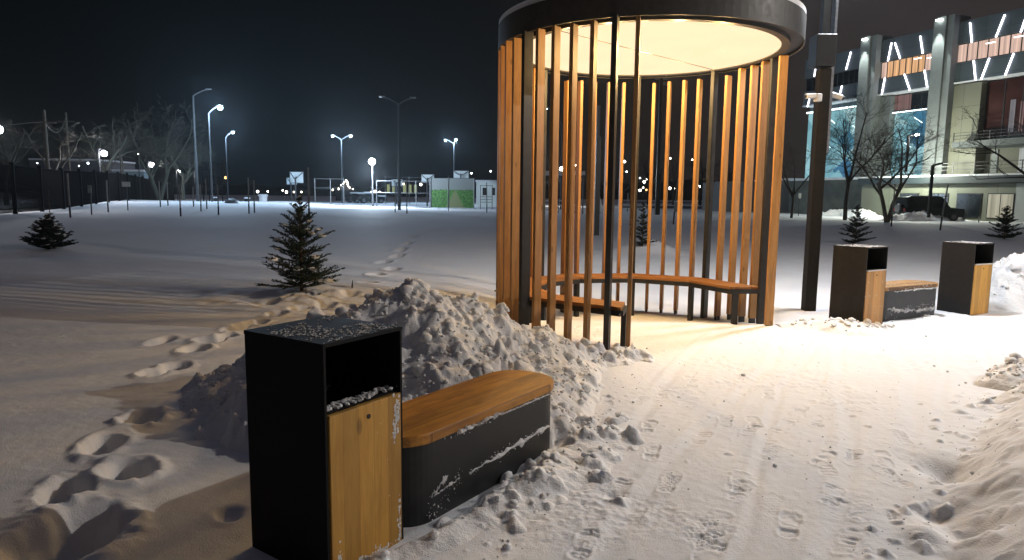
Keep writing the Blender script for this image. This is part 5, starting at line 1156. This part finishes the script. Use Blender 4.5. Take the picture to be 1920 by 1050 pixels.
for (ax, ay), (bx, by) in (((505, 425), (465, 570)), ((590, 403), (607, 540)), ((838, 350), (808, 500)), ((866, 352), (908, 480)), ((1073, 295), (1093, 438)), ((1480, 185), (1495, 348)), ((1765, 120), (1692, 305)), ((1935, 150), (1895, 265)),
                           ((215, 562), (205, 627)), ((172, 780), (150, 875)), ((432, 700), (408, 800)), ((783, 638), (758, 772)), ((943, 607), (988, 738)), ((1107, 575), (1130, 712)), ((1220, 557), (1172, 703)), ((1510, 495), (1525, 655)), ((1638, 475), (1572, 648)), ((1838, 435), (1768, 615))):
    p = fac(1480 + ax / 4.364, ay / 4.364, .14); q = fac(1480 + bx / 4.364, by / 4.364, .14); m = MB(); m.tube([(p[0], -.17, p[1]), (q[0], -.17, q[1])], .062, 6); m.build('light_tube', TUBE, bld)
# recessed storeys below the cladding
fbox(-13.85, -7.7, 9.95, 11.6, -.9, .2, 'window_band', DARKW)
for i in range(5): fbox(-13.6 + i * 1.25, -13.55 + i * 1.25, 9.95, 11.6, -.85, .1, 'mullion', FR)
fbox(-13.0, -10.9, 10.1, 11.5, -.86, .06, 'curtain', curtain('dim_pink_curtain', (.25, .12, .12), .55))
def glass_art(name, seed):
    m, n, b = newmat(name); t = N(n, 'ShaderNodeTexCoord'); mp_ = N(n, 'ShaderNodeMapping'); mp_.inputs['Rotation'].default_value = (0, R(38), 0); mp_.inputs['Scale'].default_value = (.55, 0, .55); mp_.inputs['Location'].default_value = (seed * .37, 0, seed * .21)
    n.links.new(t.outputs['Object'], mp_.inputs[0]); v = N(n, 'ShaderNodeTexVoronoi'); v.distance = 'CHEBYCHEV'; v.inputs['Randomness'].default_value = .55; v.inputs['Scale'].default_value = 1.0; n.links.new(mp_.outputs[0], v.inputs['Vector'])
    s_ = N(n, 'ShaderNodeSeparateColor'); n.links.new(v.outputs['Color'], s_.inputs[0]); r_ = ramp(n, [(0, (.01, .09, .18)), (.22, (.03, .17, .26)), (.24, (.12, .29, .34)), (.50, (.17, .36, .40)), (.68, (.25, .46, .50)), (.9, (.36, .58, .60))]); r_.color_ramp.interpolation = 'CONSTANT'
    n.links.new(s_.outputs[0], r_.inputs[0]); n.links.new(r_.outputs[0], b.inputs['Emission Color']); b.inputs['Emission Strength'].default_value = 1.05; b.inputs['Base Color'].default_value = (.02, .05, .06, 1); b.inputs['Roughness'].default_value = .3; return m
GA = glass_art('lit_blue_panels', 1); GB = glass_art('lit_cyan_panels', 5); TL = emis('cool_strip_lamp', (.8, .97, 1), 3.2)
fbox(-23.3, -15.3, 3.9, 10.9, -.9, .2, 'lit_glass_wall', GA); fbox(-12.5, -7.7, 3.9, 9.8, -.9, .2, 'lit_glass_wall', GB)
fbox(-23.3, -15.3, 10.95, 11.1, -.55, .2, 'strip_lamp', TL); fbox(-12.5, -7.7, 9.84, 9.94, -.5, .15, 'strip_lamp', TL)
for ax, ay, bx, by in ((1555, 222, 1566, 231), (1600, 236, 1610, 243), (1548, 270, 1558, 277), (1715, 220, 1730, 230), (1740, 212, 1755, 222), (1742, 238, 1752, 244), (1697, 268, 1709, 276), (1735, 275, 1750, 284)):
    p = fac(ax, ay, -.88); q = fac(bx, by, -.88); m = MB(); m.tube([(p[0], .82, p[1]), (q[0], .82, q[1])], .035, 5); m.build('thin_light_line', TL, bld)
fbox(-13.95, -12.6, 3.9, 11.5, -.3, 1.2, 'pale_wall', CLADL); fbox(-9.1, -8.1, 4.0, 6.4, -.8, .15, 'door', FR); fbox(-8.05, -7.8, 4.0, 6.4, -.8, .12, 'door_frame', CLADL)
fbox(-7.6, -3.75, 3.9, 11.5, .05, 1.3, 'rendered_wall', BE2); fbox(-7.75, -7.61, 3.9, 11.5, .2, 1.3, 'wall_edge', CLADL)
DG = plain('dark_reddish_glazing', (.05, .022, .02), .12, 0, .4, .7)
fbox(-3.7, 6, 6.9, 11.5, -.6, .2, 'glazing', DG)
for i in range(7): fbox(-3.7 + i * 1.45, -3.62 + i * 1.45, 6.9, 11.5, -.55, .12, 'mullion', FR)
fbox(-1.7, -1.3, 7.2, 9.8, -.58, .05, 'curtain', curtain('dim_white_curtain', (.25, .24, .28), .5)); fbox(-.9, -.6, 7.2, 9.6, -.58, .05, 'curtain', bpy.data.materials['dim_pink_curtain'])
fbox(-4.75, 6, 6.05, 6.55, 1.6, 2.8, 'balcony', plain('grey_balcony', (.09, .10, .10), .7, 0, .1))
for z in (6.75, 7.0, 7.25): fbox(-4.75, 6, z, z + .035, 1.55, .035, 'balcony_rail', FR)
for i in range(8): fbox(-4.74 + i * 1.5, -4.68 + i * 1.5, 6.56, 7.3, 1.57, .05, 'railing_post', FR)
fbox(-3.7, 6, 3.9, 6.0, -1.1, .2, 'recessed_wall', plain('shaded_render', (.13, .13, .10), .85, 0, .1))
for x0, x1, mt in ((-3.1, -2.6, CLADL), (-.9, .2, curtain('pale_lit_door', (.30, .33, .34), .6)), (.5, 1.3, DARKW)): f = fbox(x0, x1, 4.0, 5.9, -1.0, .08, 'door', mt); fbox(x0 + .1, x1 - .1, 4.9, 4.98, -.95, .05, 'door_bar', FR, f)
# podium in front with terrace railing
def pfac(px, py): return fac(px, py, 2.6)
PW = panelled('podium_render', (.17, .18, .135), 3.2, 3.0); PWL = plain('pale_podium_render', (.42, .44, .43), .85, 0, .1, 1)
xl = -12.6
fbox(xl, 8, -.5, 3.05, 2.6, 3.8, 'podium_wall', PW); fbox(xl - .1, 8, 3.06, 3.62, 3.1, 4.3, 'podium_fascia', plain('dark_fascia', (.016, .024, .028), .5, 0, .1)); fbox(xl - .1, 8, 3.63, 3.76, 3.15, 4.3, 'terrace_snow', MAT['cap'])
for z in (4.15, 4.42, 4.7): fbox(xl, 8, z, z + .035, 2.9, .035, 'terrace_rail', FR)
for i in range(12): fbox(xl + i * 1.8, xl + .05 + i * 1.8, 3.8, 4.75, 2.92, .05, 'railing_post', FR)
for pl, pr_, mt in ((1688, 1721, DARKW), (1742, 1776, DARKW), (1795, 1838, DARKW), (1853, 1900, curtain('lit_cream_window', (.42, .40, .30), .8))):
    x0, z1 = pfac(pl, 365); x1, z0 = pfac(pr_, 403); f = fbox(x0, x1, .25, 2.25, 2.66, .1, 'window', FR); fbox(x0 + .08, (x0 + x1) / 2 - .04, .33, 2.17, 2.68, .06, 'pane', mt, f); fbox((x0 + x1) / 2 + .04, x1 - .08, .33, 2.17, 2.68, .06, 'pane', mt, f)
x0, _ = pfac(1903, 380); fbox(x0, 8, -.4, 3.0, 2.63, .1, 'pale_wall_panel', PWL)
fbox(-23.3, xl - .12, -.5, 3.6, 1.2, 2.4, 'lower_wall', plain('dim_lower_wall', (.10, .11, .10), .9, 0, .3, 1)); fbox(-23.3, xl - .12, 3.61, 3.85, 1.3, 2.5, 'lower_snow', MAT['cap'])
l = bpy.data.lights.new('podium_fill', 'POINT'); l.energy = 2600; l.color = (.95, 1, .85); l.shadow_soft_size = .2; lo = bpy.data.objects.new('podium_fill', l); col.objects.link(lo); lo.parent = bld; lo.location = (-6.0, -5.2, 4.6)  # added fill brightening the podium wall, no fixture belongs to it
# slim lamps in front of the building
def yard_lamp(px, pt, pb, hx, hy, Y, label, lit, e=0):
    x, _, zt = aty(px, pt, Y); z0 = gz(x, Y) if pb is None else aty(px, pb, Y)[2]; o = empty('yard_lamp', (x, Y, z0), label=label, cat='street lamp', group='slim lamps before the building'); H = zt - z0
    m = MB(); m.box((0, 0, H / 2), (.16, .16, H)); m.build('post', MAT['black'], o); xx, _, zz = aty(hx, hy, Y); dx, dz = xx - x, zz - zt
    m = MB(); m.tube([(0, 0, H), (dx, 0, H + dz)], .07, 6); h_ = m.build('arm', MAT['black'], o)
    if lit: m = MB(); m.ball((dx, -.1, H + dz), .2, 12, .5); m.build('lamp', emis('yard_bulb', (1, .98, .95), 25), o); add_point(o, (dx, -.4, H + dz - .3), e, (1, .98, .92), .2)
yard_lamp(1704, 254, 322, 1718, 253, 57.5, 'lit lamp on a slim pole standing on the snowy terrace', True, 700)
yard_lamp(1749, 310, 408, 1767, 306, 48, 'unlit black lamp with a flat slanting head in front of the car', False)

# ---------------------------------------------------------------- thin frosty night air
hm_ = bpy.data.materials.new('night_haze'); hm_.use_nodes = True; n = hm_.node_tree; n.nodes.clear()
vo = N(n, 'ShaderNodeVolumePrincipled'); vo.inputs['Density'].default_value = HAZE; vo.inputs['Color'].default_value = (.85, .93, 1, 1); vo.inputs['Anisotropy'].default_value = .82
ou = N(n, 'ShaderNodeOutputMaterial'); n.links.new(vo.outputs[0], ou.inputs['Volume'])
m = MB(); m.box((0, 120, 13), (560, 620, 30)); m.build('haze', hm_, kind='stuff')
